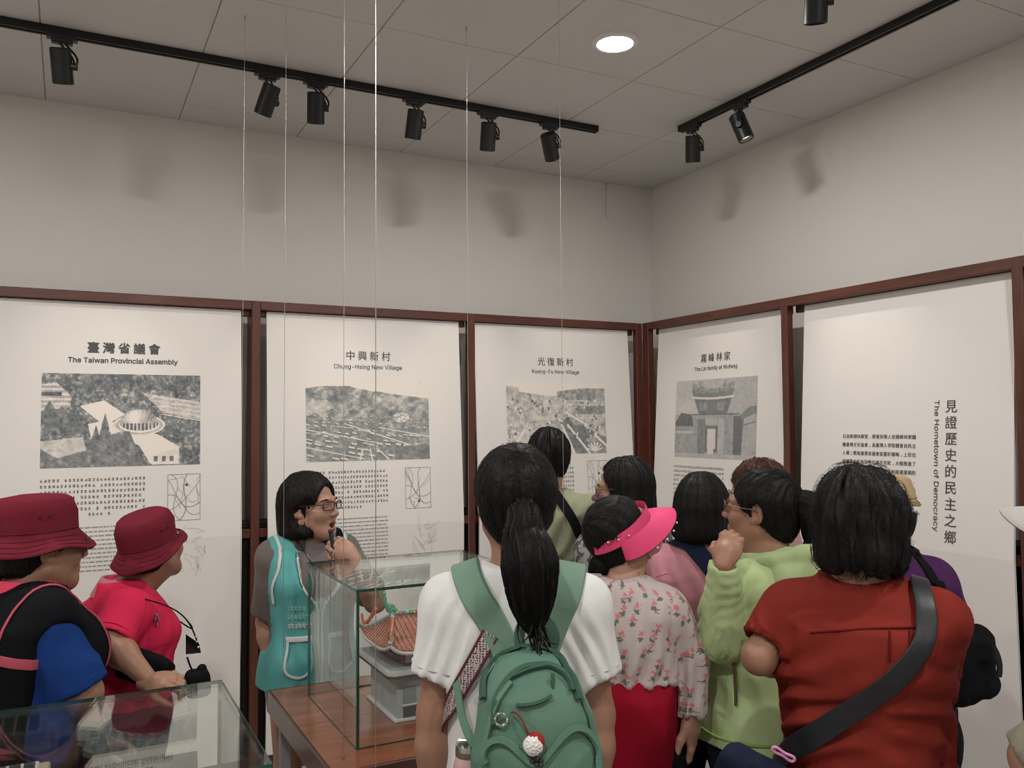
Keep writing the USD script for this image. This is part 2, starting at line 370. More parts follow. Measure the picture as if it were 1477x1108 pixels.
def pic_dome(x, y):
    v = .12 + .55 * (fb(x * 1.7, y, 14, 1) - .2) * (1.1 - .3 * y)
    v = np.where(fb(x * 1.7, y, 40, 5) > .56, v + .18, v - .06)
    v = np.where((y < .18) & (x > .3), v * .7, v)
    mid = inpoly(x, y, [(.62, .2), (1, .3), (1, .5), (.75, .42)]); v = np.where(mid, .35 + .5 * fb(x * 2, y * 3, 22, 7), v)
    for k in range(5): v = np.where(seg(x, y, (.68 + .02 * k, .24 + .05 * k), (1., .31 + .05 * k), .006), .75, v)
    v = np.where(inpoly(x, y, [(.0, .12), (.09, .10), (.18, .25), (.17, .36), (0, .40)]), .55 + .2 * (np.sin(y * 120) > 0), v)
    v = np.where(inpoly(x, y, [(0, .2), (.12, .2), (.12, .24), (0, .24)]), .15, v)
    v = np.where(inpoly(x, y, [(.228, .35), (.378, .286), (.51, .44), (.40, .54), (.36, .53)]), .96, v)
    v = np.where(inpoly(x, y, [(.28, .54), (.40, .50), (.56, .60), (.72, .66), (.86, .80), (.86, .98), (.67, .98), (.60, .78), (.44, .66), (.30, .70)]), .93, v)
    v = np.where(inpoly(x, y, [(.68, .9), (.86, .80), (.86, .99), (.68, .99)]), .78, v)
    for cx in (.705, .76, .81): v = np.where((abs(x - cx) < .012) & (abs(y - .93) < .03), .2, v)
    for k, (rx, ry, val) in enumerate([(.165, .115, .80), (.15, .10, .55), (.13, .085, .88)]): v = np.where(((x - .60) / rx) ** 2 + ((y - .555) / ry) ** 2 < 1, val, v)
    v = np.where((((x - .60) / .122) ** 2 + ((y - .545) / .072) ** 2 < 1) & (y > .53), .15 + .5 * (np.sin(x * 260) > 0), v)
    dome = (((x - .598) / .12) ** 2 + ((y - .53) / .145) ** 2 < 1) & (y < .535); v = np.where(dome, .52 + .45 * np.exp(-((x - .57) / .05) ** 2 - ((y - .48) / .1) ** 2) + .04 * np.sin(np.arctan2(y - .6, x - .6) * 40), v)
    for tx, tb, th, tw in [(.385, .75, .33, .05), (.33, .8, .25, .045), (.45, .85, .2, .04), (.82, .62, .2, .03), (.12, .55, .2, .09), (.2, .6, .22, .06), (.05, .5, .22, .07)]:
        f = (y - (tb - th)) / th; v = np.where((f > 0) & (f < 1.2) & (abs(x - tx) < tw * f * (.7 + .6 * fb(x, y, 60, 3))), .08 + .3 * fb(x, y, 50, 2), v)
    low = (y > .72 + .1 * np.sin(x * 9)) & (x < .66) & (x > .0); v = np.where(low & (x < .62 - (.95 - y) * .25), .05 + .5 * fb(x * 1.7, y, 30, 9), v)
    v = np.where(inpoly(x, y, [(0, .72), (.25, .68), (.27, .82), (.1, .9), (0, .8)]), .55 + .2 * fb(x, y, 20, 4), v)
    return v, ((.040, .062, .085), (.90, .83, .77))

def pic_valley(x, y):
    ridge = .10 + .16 * np.clip(x - .35, 0, 1) + .05 * fb(x, x * 0, 9, 2) - .03 * np.exp(-((x - .25) / .2) ** 2) + .06 * np.clip(.1 - x, 0, 1)
    v = np.where(y < ridge, .93 - .25 * np.clip(x - .5, 0, 1) * (1 - y), .42 + .8 * (fb(x * 1.4 + y * .5, y, 12, 11) - .47) + .3 * (fb(x, y, 40, 12) - .5))
    v = np.where((y > ridge) & (y < .5), v + .15 * np.clip(fb(x * 2 + y * 2, y, 9, 15) - .5, -.2, .2) * 3, v)
    fields = y > .47 + .05 * np.sin(x * 5); v = np.where(fields, .36 + .3 * (fb(x * 2 + y, y * 3, 7, 21) - .4), v)
    v = np.where(inpoly(x, y, [(0, .3), (.16, .26), (.22, .36), (.05, .44), (0, .45)]), .62, v)
    rng = np.random.default_rng(4)
    for r in range(11):
        y0 = .44 + r * .048 + .001 * r * r; n = 20 - r
        for k in range(n):
            hx = (k + rng.uniform(-.25, .25)) / n; hy = y0 + .17 * (hx - .3) * (1 if r % 2 else .6) + rng.uniform(-.012, .012); s = .008 + .0016 * r
            if rng.random() < .25: continue
            m = inpoly(x, y, [(hx, hy), (hx + 2.4 * s, hy + .8 * s), (hx + 2.4 * s, hy + 1.9 * s), (hx, hy + 1.1 * s)]); v = np.where(m, rng.uniform(.62, .95), v)
            m = inpoly(x, y, [(hx, hy + 1.1 * s), (hx + 2.4 * s, hy + 1.9 * s), (hx + 2.4 * s, hy + 2.6 * s), (hx, hy + 1.8 * s)]); v = np.where(m, .12, v)
    for a, b in [((0, .62), (.6, .80)), ((.3, .55), (.95, .88)), ((.58, .6), (1, .72)), ((.0, .83), (.45, .98)), ((.42, 1), (.44, .86)), ((.52, 1), (.5, .86)), ((.66, 1), (.56, .86))]: v = np.where(seg(x, y, a, b, .006), .8, v)
    v = np.where((x > .7) & (y > .84 - .1 * (x - .7)), .18 + .3 * fb(x, y, 30, 3), v)
    v = np.where(((x - .76) / .07) ** 2 + ((y - .48) / .06) ** 2 < 1, .5 + .5 * (fb(x, y, 70, 9) > .5), v)
    return v, ((.07, .095, .11), (.84, .79, .73))

def pic_village(x, y):
    hor = .13 + .06 * np.sin((x - .1) * 4) * (x < .5) + np.where(x > .5, -.05 * np.clip((x - .5) * 4, 0, 1), 0); v = np.where(y < hor - .05 * (x < .12), .9, .55 + .55 * (fb(x * 1.4, y, 16, 31) - .42) + .25 * (fb(x, y, 45, 33) - .5))
    v = np.where((y > hor) & (y < .25) & (x > .5), .38 + .3 * (fb(x, y, 25, 3) - .3), v)
    v = np.where((y > .33) & (y < .45) & (x > .7), v * .6, v)
    v = np.where(inpoly(x, y, [(.04, 1), (.02, .95), (.17, .62), (.25, .60), (.22, 1)]), .66, v)
    v = np.where(inpoly(x, y, [(.52, .55), (.6, .5), (1, .78), (1, 1), (.66, 1)]), .16 + .25 * fb(x, y, 18, 35), v)
    v = np.where(inpoly(x, y, [(.56, .45), (.62, .43), (.76, .58), (.68, .60)]), .5, v); v = np.where(inpoly(x, y, [(.78, .8), (.9, .74), (1, .88), (1, 1), (.86, 1)]), .45, v)
    for a, b in [((.58, .42), (.80, .60)), ((.88, .74), (1, .90)), ((.60, .60), (.82, 1)), ((.54, .60), (.66, 1)), ((.05, .92), (.16, .66))]: v = np.where(seg(x, y, a, b, .012), .86, v)
    for k in range(7):
        a = -1.2 + k * .4; v = np.where(seg(x, y, (.87, .97), (.87 + .09 * math.sin(a), .97 - .12 * math.cos(a)), .008), .85, v)
    rv = np.random.default_rng(12)
    for k in range(90):
        rx, ry = rv.uniform(0, 1), rv.uniform(.24, .78); v = np.where(((x - rx) / rv.uniform(.006, .014)) ** 2 + ((y - ry) / rv.uniform(.01, .022)) ** 2 < 1, .22 if k % 2 else .88, v)
    return v, ((.055, .085, .11), (.86, .80, .74))

def pic_gate(x, y):
    v = .55 + .12 * (y < .45) * (1 - x) + .1 * np.exp(-((x - .2) / .12) ** 2 - ((y - .35) / .1) ** 2)
    P = lambda pts, val: np.where(inpoly(x, y, pts), val, v)
    v = P([(.0, .55), (.08, .42), (.22, .45), (.25, .62), (0, .65)], .15) + 0
    v = P([(0, .60), (.25, .60), (.25, 1), (0, 1)], .48); v = P([(0, .66), (.25, .66), (.25, .69), (0, .69)], .65)
    v = P([(.22, .44), (.80, .44), (.76, .50), (.24, .50)], .5); v = P([(.22, .44), (.80, .44), (.80, .455), (.22, .455)], .2)
    v = P([(.24, .50), (.74, .50), (.74, .97), (.24, .97)], .5 + .04 * np.sin(y * 60))
    for x0, x1, val in [(.30, .40, .34), (.56, .63, .62), (.63, .72, .48)]: v = P([(x0, .50), (x1, .50), (x1, .97), (x0, .97)], val)
    v = P([(.40, .50), (.55, .50), (.55, .58), (.40, .58)], .62); v = P([(.40, .60), (.55, .60), (.55, .92), (.40, .92)], .22); v = P([(.425, .63), (.53, .63), (.53, .88), (.425, .88)], .82)
    v = P([(.45, .66), (.48, .64), (.50, .74), (.51, .97), (.43, .97), (.44, .74)], .95)
    v = P([(.74, .47), (.86, .47), (.84, .97), (.74, .97)], .18); v = P([(.86, .46), (1, .42), (1, 1), (.83, 1)], .55); v = P([(.83, .52), (1, .44), (1, .36), (.93, .36), (.80, .47)], .3); v = P([(.84, .58), (1, .53), (1, .55), (.84, .60)], .3)
    v = P([(.24, .22), (.72, .22), (.66, .44), (.31, .44)], .26); v = P([(.31, .30), (.41, .30), (.41, .40), (.33, .40)], .42); v = P([(.54, .30), (.63, .30), (.62, .40), (.54, .40)], .42)
    v = P([(.21, .13), (.74, .13), (.72, .22), (.48, .245), (.24, .22)], .3); v = np.where(abs(y - (.225 + .02 * (1 - ((x - .48) / .26) ** 2))) < .014, np.where(abs(x - .48) < .26, .9, v), v)
    orn = (y < .17) & (y > .02 + .10 * np.clip(1 - ((x - .48) / .27) ** 2, 0, 1) * (fb(x, x * 0, 30, 7) > .4)) & (abs(x - .48) < .26); v = np.where(orn & (fb(x * 1, y, 45, 9) > .42), .22 + .4 * fb(x, y, 60, 2), v)
    v = np.where(y > .95, .5 + .2 * fb(x, y, 20, 1), v); v = v + .10 * (fb(x, y, 40, 17) - .5)
    return v, ((.085, .08, .085), (.74, .70, .68))

def print_mesh(fn, w, h):
    nx = 280; ny = max(2, int(nx * h / w)); gx, gy = np.meshgrid(np.linspace(0, 1, nx), np.linspace(0, 1, ny))
    x_, y_ = gx.ravel(), gy.ravel(); val, rp = fn(x_, y_); as_ = w / h; val = np.clip(val, 0, 1); wt = .35 + .65 * np.exp(-((val - .38) / .3) ** 2)
    val = val + (.45 if fn is pic_gate else 1) * wt * (.62 * (fb(x_ * as_, y_, 22, 61, 3) - .5) + .34 * (fb(x_ * as_, y_, 75, 67, 2) - .5)); col = ramp(val, *rp); v = np.stack([(gx.ravel() - .5) * w, np.zeros(nx * ny), -gy.ravel() * h], -1)
    i = (np.arange(ny - 1)[:, None] * nx + np.arange(nx - 1)).ravel()
    f = np.vstack([np.stack([i, i + nx, i + nx + 1], -1), np.stack([i, i + nx + 1, i + 1], -1)])
    return v, f, np.asarray(col, float)

# ---------------------------------------------------------------- exhibition panels
PTOP, PMID, PBOT, YT, YM, YB = 2.312, 1.19, .09, -.165, -.232, -.21
def py_(z): return np.where(z > PMID, YM + (YT - YM) * (z - PMID) / (PTOP - PMID), YM + (YB - YM) * (PMID - z) / (PMID - PBOT))
def on_panel(m, u, z, lift=.0):
    """lay lettering made in the xy plane onto a panel's face, its origin at (u, z)"""
    v = m.vertices; zz = z + v[:, 1]
    return trimesh.Trimesh(np.stack([u + v[:, 0], py_(zz) - .0065 - v[:, 2] - lift, zz], -1), m.faces, process=False)
def word(s, u, z, h, align='c', **k):
    m = text(s, h, **k); x0, x1 = m.bounds[0, 0], m.bounds[1, 0]
    return on_panel(m, u - ((x0 + x1) / 2 if align == 'c' else x0), z)
def glyph_row(u0, u1, z, s, rng, gap=.12):
    """one line of print too small to read: a row of small marks of strokes"""
    out = []; n = int(round((u1 - u0) / s)); st = .13 * s
    for k in range(n):
        if rng.random() < gap * .5 and k > 1: continue
        x = u0 + k * s; a = .82 * s
        for q in range(3 if rng.random() < .75 else 2):
            yy = a * (.12 + .36 * q + rng.uniform(-.03, .03)); xa, xb = sorted(rng.uniform(0, a, 2)); xa, xb = min(xa, a * .2), max(xb, a * .75)
            out.append((x + xa, x + xb, z + yy - st / 2, z + yy + st / 2))
        for q in range(1 if rng.random() < .6 else 2):
            xx = x + a * rng.uniform(.2, .8); out.append((xx - st / 2, xx + st / 2, z + a * rng.uniform(0, .15), z + a * rng.uniform(.8, 1)))
    return out
def quads(rs, lift=.0075):
    V, Fc = [], []
    for (a, b, c, d) in rs:
        n = len(V); V += [(a, c), (b, c), (b, d), (a, d)]; Fc += [(n, n + 1, n + 2), (n, n + 2, n + 3)]
    V = A(V, float); return trimesh.Trimesh(np.stack([V[:, 0], py_(V[:, 1]) - lift, V[:, 1]], -1), Fc, process=False)
def line_strip(pts, w, lift=.0075):
    pts = A(pts, float); t = np.gradient(pts, axis=0); t /= np.maximum(np.linalg.norm(t, axis=1, keepdims=True), 1e-9); nn = np.stack([-t[:, 1], t[:, 0]], -1) * w / 2
    V = np.vstack([pts - nn, pts + nn]); n = len(pts); i = np.arange(n - 1)
    f = np.vstack([np.stack([i, i + 1, i + n + 1], -1), np.stack([i, i + n + 1, i + n], -1)])
    return trimesh.Trimesh(np.stack([V[:, 0], py_(V[:, 1]) - lift, V[:, 1]], -1), f, process=False)

def panel(loc, rotz, label, seed, hw=.537):
    t = thing('exhibition_panel', label, 'panel', loc, rotz, group='white exhibition panels in the timber frames')
    zs = [PBOT, PMID, PTOP]; out = []
    f = [(py_(A(z)) - .006, z) for z in zs] + [(py_(A(z)) + .006, z) for z in zs[::-1]]
    V = [(s * hw, y, z) for s in (-1, 1) for y, z in f]; n = 6; Fc = []
    for j in range(n): a, b = j, (j + 1) % n; Fc += [[a, b, b + n], [a, b + n, a + n]]
    Fc += [[0, 5, 4], [0, 4, 1], [1, 4, 3], [1, 3, 2], [6, 10, 11], [6, 7, 10], [7, 9, 10], [7, 8, 9]]
    m = trimesh.Trimesh(V, Fc, process=False); m.fix_normals()
    obj('board', m, MAT['board_white'], t, smooth=False)
    return t

def story(t, seed, zh, en, fn, ph, zrow=8, dot=(.05, -.03)):
    rng = np.random.default_rng(seed); n = len(zh); pitch = .0585 if n == 5 else .0645; pitch = .066 if n == 5 else .066
    obj('heading', cat(*[word(c, (i - (n - 1) / 2) * pitch, 2.079, .039, cjk=True, bold=n == 5) for i, c in enumerate(zh)]), MAT['print_dark'], t, label='dark heading lettering')
    obj('subheading', word(en, 0, 2.028, .0225, bold=n == 5), MAT['print_dark'], t, label='English subheading lettering')
    v, f, c = print_mesh(fn, .682, ph); zz = 1.975 + v[:, 2]
    m = trimesh.Trimesh(np.stack([v[:, 0], py_(zz) - .0072, zz], -1), f, process=False); obj('photograph', m, MAT['photo_print'], t, color=c, label='printed black and white photograph')
    top = 1.975 - ph - .05
    rows = []
    for k in range(zrow): rows += glyph_row(-.341, .095 if k < zrow - 1 else -.05, top - .014 - k * .0262, .0163, rng)
    obj('paragraph', quads(rows), MAT['print_mid'], t, kind='stuff', label='paragraph of small dark print')
    rows = []; z = top - .014 - zrow * .0262 - .03
    for k in range(11):
        u = -.341
        while u < .085:
            w = rng.uniform(.006, .03); rows.append((u, min(u + w, .092), z - k * .0196, z - k * .0196 + .0052)); u += w + .005
    obj('small_print', quads(rows), MAT['print_grey'], t, kind='stuff', label='paragraph of tiny grey print')
    # the map beside the paragraph
    u0, u1, z1, z0 = .195, .341, top + .004, top - .215; L = []
    L += [line_strip([(u0, z0), (u1, z0)], .0022), line_strip([(u1, z0), (u1, z1)], .0022), line_strip([(u1, z1), (u0, z1)], .0022), line_strip([(u0, z1), (u0, z0)], .0022)]
    def cv(ps, w):
        q = spline(ps, 24); q[:, 0] = np.clip(q[:, 0], 0, 1); q[:, 1] = np.clip(q[:, 1], 0, 1); L.append(line_strip(np.stack([u0 + q[:, 0] * (u1 - u0), z1 - q[:, 1] * (z1 - z0)], -1), w))
    cv([(.0, .1), (.2, .35), (.3, .5), (1, .62)], .0026); cv([(.6, 0), (.5, .3), (.55, .55), (.35, 1)], .0034); cv([(0, .78), (.4, .62), (.7, .4), (1, .12)], .0022); cv([(.1, 0), (.3, .2), (.2, .6), (.4, 1)], .0022); cv([(0, .45), (.3, .5), (.6, .8), (1, .85)], .0022)
    for k in range(9):
        a = rng.uniform(0, 1, 2); b = a + rng.uniform(-.4, .4, 2); cv([a, (a + b) / 2 + rng.uniform(-.05, .05, 2), b], .0016)
    obj('map_lines', cat(*L), MAT['print_grey'], t, label='small line map in a thin frame')
    th = np.linspace(0, 2 * PI, 14, endpoint=False); cu, cz = u0 + (.5 + dot[0]) * (u1 - u0), z1 - (.25 + dot[1]) * (z1 - z0)
    V = np.vstack([[(cu, cz)], np.stack([cu + .0062 * np.cos(th), cz + .0062 * np.sin(th)], -1)]); Fc = [[0, 1 + i, 1 + (i + 1) % 14] for i in range(14)]
    obj('map_marker', trimesh.Trimesh(np.stack([V[:, 0], py_(V[:, 1]) - .0078, V[:, 1]], -1), Fc, process=False), MAT['print_dark'], t, smooth=False)
    # the pale outline drawing lower down
    L = []; cx, czz = .30, 1.13
    for k in range(26):
        a = rng.uniform(0, 2 * PI); r1, r2 = rng.uniform(.2, 1, 2); p0 = (cx + .08 * r1 * math.cos(a) + .02 * math.sin(3 * a), czz + .13 * r1 * math.sin(a)); a2 = a + rng.uniform(.3, 1.2); p1 = (cx + .08 * r2 * math.cos(a2), czz + .13 * r2 * math.sin(a2))
        L.append(line_strip([p0, ((p0[0] + p1[0]) / 2 + rng.uniform(-.01, .01), (p0[1] + p1[1]) / 2 + rng.uniform(-.01, .01)), p1], .0016))
    obj('outline_drawing', cat(*L), MAT['print_pale'], t, label='pale grey outline drawing')

PB = [None] * 6
story(panel((-3.23, 0, 0), 0, 'white panel headed The Taiwan Provincial Assembly with the dome photograph', 1), 1, '臺灣省議會', 'The Taiwan Provincial Assembly', pic_dome, .432, 7, (.08, -.02))
story(panel((-2.03, 0, 0), 0, 'white panel headed Chung-Hsing New Village with the valley photograph', 2), 2, '中興新村', 'Chung-Hsing New Village', pic_valley, .436, 8, (.02, .58))
story(panel((-.86, 0, 0), 0, 'white panel headed Kuang-Fu New Village, left of the corner post', 3), 3, '光復新村', 'Kuang-Fu New Village', pic_village, .43, 8, (.05, .1))
story(panel((-.012, -.85, 0), -PI / 2, 'white panel headed The Lin family at Wufeng with the gateway photograph', 4), 4, '霧峰林家', 'The Lin family at Wufeng', pic_gate, .45, 8, (.0, .2))
t5 = panel((-.012, -2.043, 0), -PI / 2, 'white panel with vertical heading The Hometown of Democracy on the right wall', 5)
panel((-4.43, 0, 0), 0, 'blank white panel at the far left, beyond the picture edge', 6); panel((-.012, -3.24, 0), -PI / 2, 'blank white panel on the right wall beyond the picture edge', 7)
obj('heading', cat(*[word(c, .272, 1.768 - i * .0672, .041, cjk=True) for i, c in enumerate('見證歷史的民主之鄉')]), MAT['print_dark'], t5, label='vertical Chinese heading')
m = text('The Hometown of Democracy', .0215, bold=False); m.vertices = np.stack([m.vertices[:, 1], -m.vertices[:, 0], m.vertices[:, 2]], -1); s_ = .548 / (m.bounds[1, 1] - m.bounds[0, 1]); m.vertices[:, 1] *= s_
obj('subheading', on_panel(m, .196, 1.816 - m.bounds[1, 1]), MAT['print_dark'], t5, label='vertical English heading')
rows5 = ['日治時期林獻堂、蔡惠如等人在霧峰林家醞', '釀臺灣文化協會，為臺灣人爭取國會自民主', '人權；戰後臺灣省議會設置於霧峰，上百位', '省議員在此為民喉舌逾半世紀，大幅推進了', '臺灣民主化的進程，同時周省府疏遷遺構的', '過往歷史的一環，', '見證性、象徵', '話象臺灣']
L = []
for k, s in enumerate(rows5):
    u0 = -.284 if k < 5 else .110 - len(s) * .0207
    for i, c in enumerate(s):
        if c == ' ': continue
        L.append(word(c, u0 + (i + .5) * .0207, 1.652 - k * .0385, .0145, cjk=True))
L.append(quads(sum([glyph_row(-.284, .110 - len(s) * .0207 - .01, 1.652 - (k + 5) * .0385, .0205, np.random.default_rng(70 + k)) for k, s in enumerate(rows5[5:])], [])))
obj('paragraph', cat(*L), MAT['print_mid'], t5, kind='stuff', label='paragraph of Chinese print')

# ---------------------------------------------------------------- display tables and glass cases
def display_table(x0, x1, y0, y1, z, label):
    cx, cy = (x0 + x1) / 2, (y0 + y1) / 2; hx, hy = (x1 - x0) / 2, (y1 - y0) / 2
    t = thing('display_table', label, 'table', (cx, cy, 0))
    n = 4; w = 2 * hy / n
    for k in range(n): obj('top_board', box(-hx + .012, hx - .012, -hy + k * w + .0006, -hy + (k + 1) * w - .0006, z - .03, z, .0008), MAT['table_wood'], t)
    obj('apron', cat(box(-hx, hx, -hy - .012, -hy, z - .075, z + .0, .003), box(-hx, hx, hy, hy + .012, z - .075, z, .003), box(-hx - .0, -hx + .012, -hy, hy, z - .075, z, .003), box(hx - .012, hx, -hy, hy, z - .075, z, .003)), MAT['table_dark'], t)
    for sx in (-1, 1):
        for sy in (-1, 1): obj('leg', box(sx * (hx - .05) - .018, sx * (hx - .05) + .018, sy * (hy - .05) - .018, sy * (hy - .05) + .018, 0, z - .03, .003), mat('leg_grey', (.30, .31, .31), .4), t)
def glass_case(x0, x1, y0, y1, z0, z1, label):
    cx, cy = (x0 + x1) / 2, (y0 + y1) / 2; hx, hy = (x1 - x0) / 2, (y1 - y0) / 2; H = z1 - z0; g = .008
    t = thing('glass_case', label, 'display case', (cx, cy, z0))
    P = [('top_pane', [(-hx, -hy, H), (hx, -hy, H), (hx, hy, H), (-hx, hy, H)]), ('side_pane', [(-hx, -hy, 0), (hx, -hy, 0), (hx, -hy, H), (-hx, -hy, H)]), ('side_pane', [(-hx, hy, 0), (-hx, hy, H), (hx, hy, H), (hx, hy, 0)]),
         ('side_pane', [(-hx, -hy, 0), (-hx, -hy, H), (-hx, hy, H), (-hx, hy, 0)]), ('side_pane', [(hx, -hy, 0), (hx, hy, 0), (hx, hy, H), (hx, -hy, H)])]
    bx = {'top': box(-hx + g, hx - g, -hy + g, hy - g, H - g, H), 0: box(-hx + g, hx - g, -hy, -hy + g, .002, H - .0), 1: box(-hx + g, hx - g, hy - g, hy, .002, H), 2: box(-hx, -hx + g, -hy + g, hy - g, .002, H), 3: box(hx - g, hx, -hy + g, hy - g, .002, H)}
    obj('top_pane', bx['top'], MAT['glass_pane'], t, smooth=False)
    for k in range(4): obj('side_pane', bx[k], MAT['glass_pane'], t, smooth=False)
    for sx in (-1, 1):
        for sy in (-1, 1):
            a, b = sx * hx, sy * hy; obj('corner_edge', box(min(a, a - sx * g), max(a, a - sx * g), min(b, b - sy * g), max(b, b - sy * g), .002, H, .0008), MAT['glass_edge'], t)
    for s in (-1, 1):
        obj('rim_edge', box(-hx, hx, min(s * hy, s * (hy + .0012)), max(s * hy, s * (hy + .0012)), H - g, H + .0004), MAT['glass_edge'], t); obj('rim_edge', box(min(s * hx, s * (hx + .0012)), max(s * hx, s * (hx + .0012)), -hy, hy, H - g, H + .0004), MAT['glass_edge'], t)
        obj('base_edge', box(-hx, hx, min(s * hy, s * (hy + .0012)), max(s * hy, s * (hy + .0012)), 0, .004), MAT['glass_edge'], t); obj('base_edge', box(min(s * hx, s * (hx + .0012)), max(s * hx, s * (hx + .0012)), -hy, hy, 0, .004), MAT['glass_edge'], t)
TZ = .797
display_table(-2.826, -2.02, -2.31, -1.512, TZ, 'brown wooden display table under the glass case with the temple model')
glass_case(-2.713, -2.128, -2.188, -1.623, TZ, 1.252, 'tall glass case over the temple model on the brown table')
display_table(-3.90, -3.02, -3.06, -2.26, TZ, 'brown wooden display table at the lower left under the low glass case')
glass_case(-3.79, -3.115, -2.96, -2.37, TZ, 1.10, 'low glass case at the lower left reflecting the panel in its top')

def temple(cx, cy, z):
    t = thing('temple_model', 'small grey gatehouse model with a curved orange tiled temple roof', 'model', (cx, cy, z))
    G = mat('model_grey', (.36, .40, .40), .5); GL = mat('model_light', (.55, .56, .54), .5); RU = mat('model_rust', (.20, .065, .04), .6); TI = mat('roof_orange', (.42, .17, .12), .55, var=.15, vscale=40); DK = mat('model_dark', (.04, .042, .045), .5)
    hx, hy = .117, .131
    obj('base', box(-hx - .012, hx + .012, -hy - .012, hy + .012, 0, .008, .001), GL, t)
    obj('wall_block', box(-hx, -.035, -hy, hy, .008, .142, .001), G, t); obj('wall_block', box(.035, hx, -hy, hy, .008, .142, .001), G, t); obj('wall_block', box(-.035, .035, -hy + .05, hy, .008, .142, .001), DK, t)
    for x in (-.028, .0, .028): obj('column', cyl((x, -hy + .012, .008), (x, -hy + .012, .142), .0055, n=14), GL, t)
    for s in (-1, 1):
        obj('window', box(s * .075 - .022, s * .075 + .022, -hy - .002, -hy + .001, .05, .105), mat('model_glass', (.22, .26, .26), .15), t); obj('sill', box(s * .075 - .026, s * .075 + .026, -hy - .007, -hy, .045, .05, .001), GL, t)
        obj('door', box(s * .075 - .022, s * .075 + .022, -hy - .0015, -hy + .001, .008, .04), DK, t)
    def slab(ex, ey, z0, z1, r=.03):
        c = m3.CrossSection([[(-ex, -ey), (ex, -ey), (ex, ey), (-ex, ey)]]).offset(-r, m3.JoinType.Round).offset(r, m3.JoinType.Round, 2., 24); return c.extrude(z1 - z0).translate((0, 0, z0))
    obj('platform', slab(hx + .042, hy + .042, .152, .164), GL, t); obj('platform_edge', slab(hx + .040, hy + .040, .142, .152), DK, t); obj('platform_top', slab(hx + .03, hy + .03, .164, .166), G, t)
    obj('upper_wall', box(-hx + .025, hx - .025, -hy + .022, hy - .022, .166, .215, .001), RU, t)
    for k in range(6): x = -.07 + k * .028; obj('lattice_panel', cat(box(x - .011, x + .011, -hy + .018, -hy + .022, .172, .205), *[box(x - .01, x + .01, -hy + .0165, -hy + .018, .174 + q * .008, .177 + q * .008) for q in range(4)]), DK if k % 2 else GL, t)
    ex, ey, rl, zr, ze = .152, .168, .085, .298, .222
    def rz(x, y):
        d = np.minimum((ex - np.abs(x)) / (ex - rl), (ey - np.abs(y)) / ey); d = np.clip(d, 0, 1)
        return ze + (zr - ze) * d ** 1.35 + .03 * (np.abs(x) / ex) ** 6 * (np.abs(y) / ey) ** 3
    gx, gy = np.meshgrid(np.linspace(-ex, ex, 61), np.linspace(-ey, ey, 61)); V = np.stack([gx.ravel(), gy.ravel(), rz(gx, gy).ravel()], -1); n = 61
    i = (np.arange(n - 1)[:, None] * n + np.arange(n - 1)).ravel(); f = np.vstack([np.stack([i, i + 1, i + n + 1], -1), np.stack([i, i + n + 1, i + n], -1)])
    Vb = V - [0, 0, .008]; obj('roof_bed', trimesh.Trimesh(np.vstack([V, Vb]), np.vstack([f, f[:, ::-1] + n * n]), process=False), TI, t, smooth=True)
    for k in range(17):
        x = -.136 + k * .017
        for s in (-1, 1):
            ys = s * np.linspace(ey, max(.004, ey * (1 - (ex - abs(x)) / (ex - rl))) if abs(x) > rl else .004, 14); obj('roof_tile_row', tube(np.stack([np.full(14, x), ys, rz(np.full(14, x), ys) + .002], -1), .0046, 6), TI, t)
    for k in range(17):
        y = -.148 + k * .0185
        for s in (-1, 1):
            x1 = ex - (ex - rl) * (ey - abs(y)) / ey; xs_ = s * np.linspace(ex, x1, 9); obj('roof_tile_row', tube(np.stack([xs_, np.full(9, y), rz(xs_, np.full(9, y)) + .002], -1), .0046, 6), TI, t)
    # eave band
    per = [(-ex, -ey), (ex, -ey), (ex, ey), (-ex, ey)]; q = []
    for a, b in zip(per, per[1:] + per[:1]): q += [A(a) + (A(b) - A(a)) * s for s in np.linspace(0, 1, 24, endpoint=False)]
    q = A(q); obj('eave_band', tube(np.c_[q, rz(q[:, 0], q[:, 1]) - .007], .0055, 8, closed=True), GL, t); obj('eave_underside', slab(ex - .012, ey - .012, .212, .219, .01), DK, t)
    # hips, ridge and their ornaments
    for sx in (-1, 1):
        for sy in (-1, 1):
            s = np.linspace(0, 1, 14); p = np.stack([sx * (rl + (ex - rl) * s), sy * ey * s], -1); obj('hip_ridge', tube(np.c_[p, rz(p[:, 0], p[:, 1]) + .008], .0072, 8), G, t)
    obj('main_ridge', box(-rl - .01, rl + .01, -.008, .008, zr - .006, zr + .018, .002), G, t)
    cols = [(.10, .38, .22), (.62, .40, .08), (.55, .12, .05), (.09, .26, .38), (.6, .55, .42)]; rng = np.random.default_rng(8)
    for k in range(15):
        x = -rl + k * .0121; obj('ridge_ornament', trimesh.creation.icosphere(1, .0058).apply_translation((x, -.0085, zr + .008 + rng.uniform(-.003, .003))), mat(f'glaze_{k % 5}', cols[k % 5], .25), t)
    for sx in (-1, 1):      # upswept glazed dragons at the ridge ends and on the hip corners
        s = np.linspace(0, 1, 16); p = np.stack([sx * (rl - .01 + .05 * s), np.zeros(16), zr + .012 + .075 * s ** 2 + .01 * np.sin(s * 9)], -1); obj('ridge_dragon', cat(tube(p, .011 * (1 - .7 * s), 8), *[trimesh.creation.icosphere(1, .0075).apply_translation(p[j] + [0, 0, .009]) for j in (3, 6, 9, 12)]), mat('glaze_0', cols[0], .25), t)
        obj('dragon_crest', cat(*[tube([p[j], p[j] + [sx * .006, 0, .022]], [.004, .001], 6) for j in (4, 7, 10, 13)]), mat('glaze_1', cols[1], .25), t)
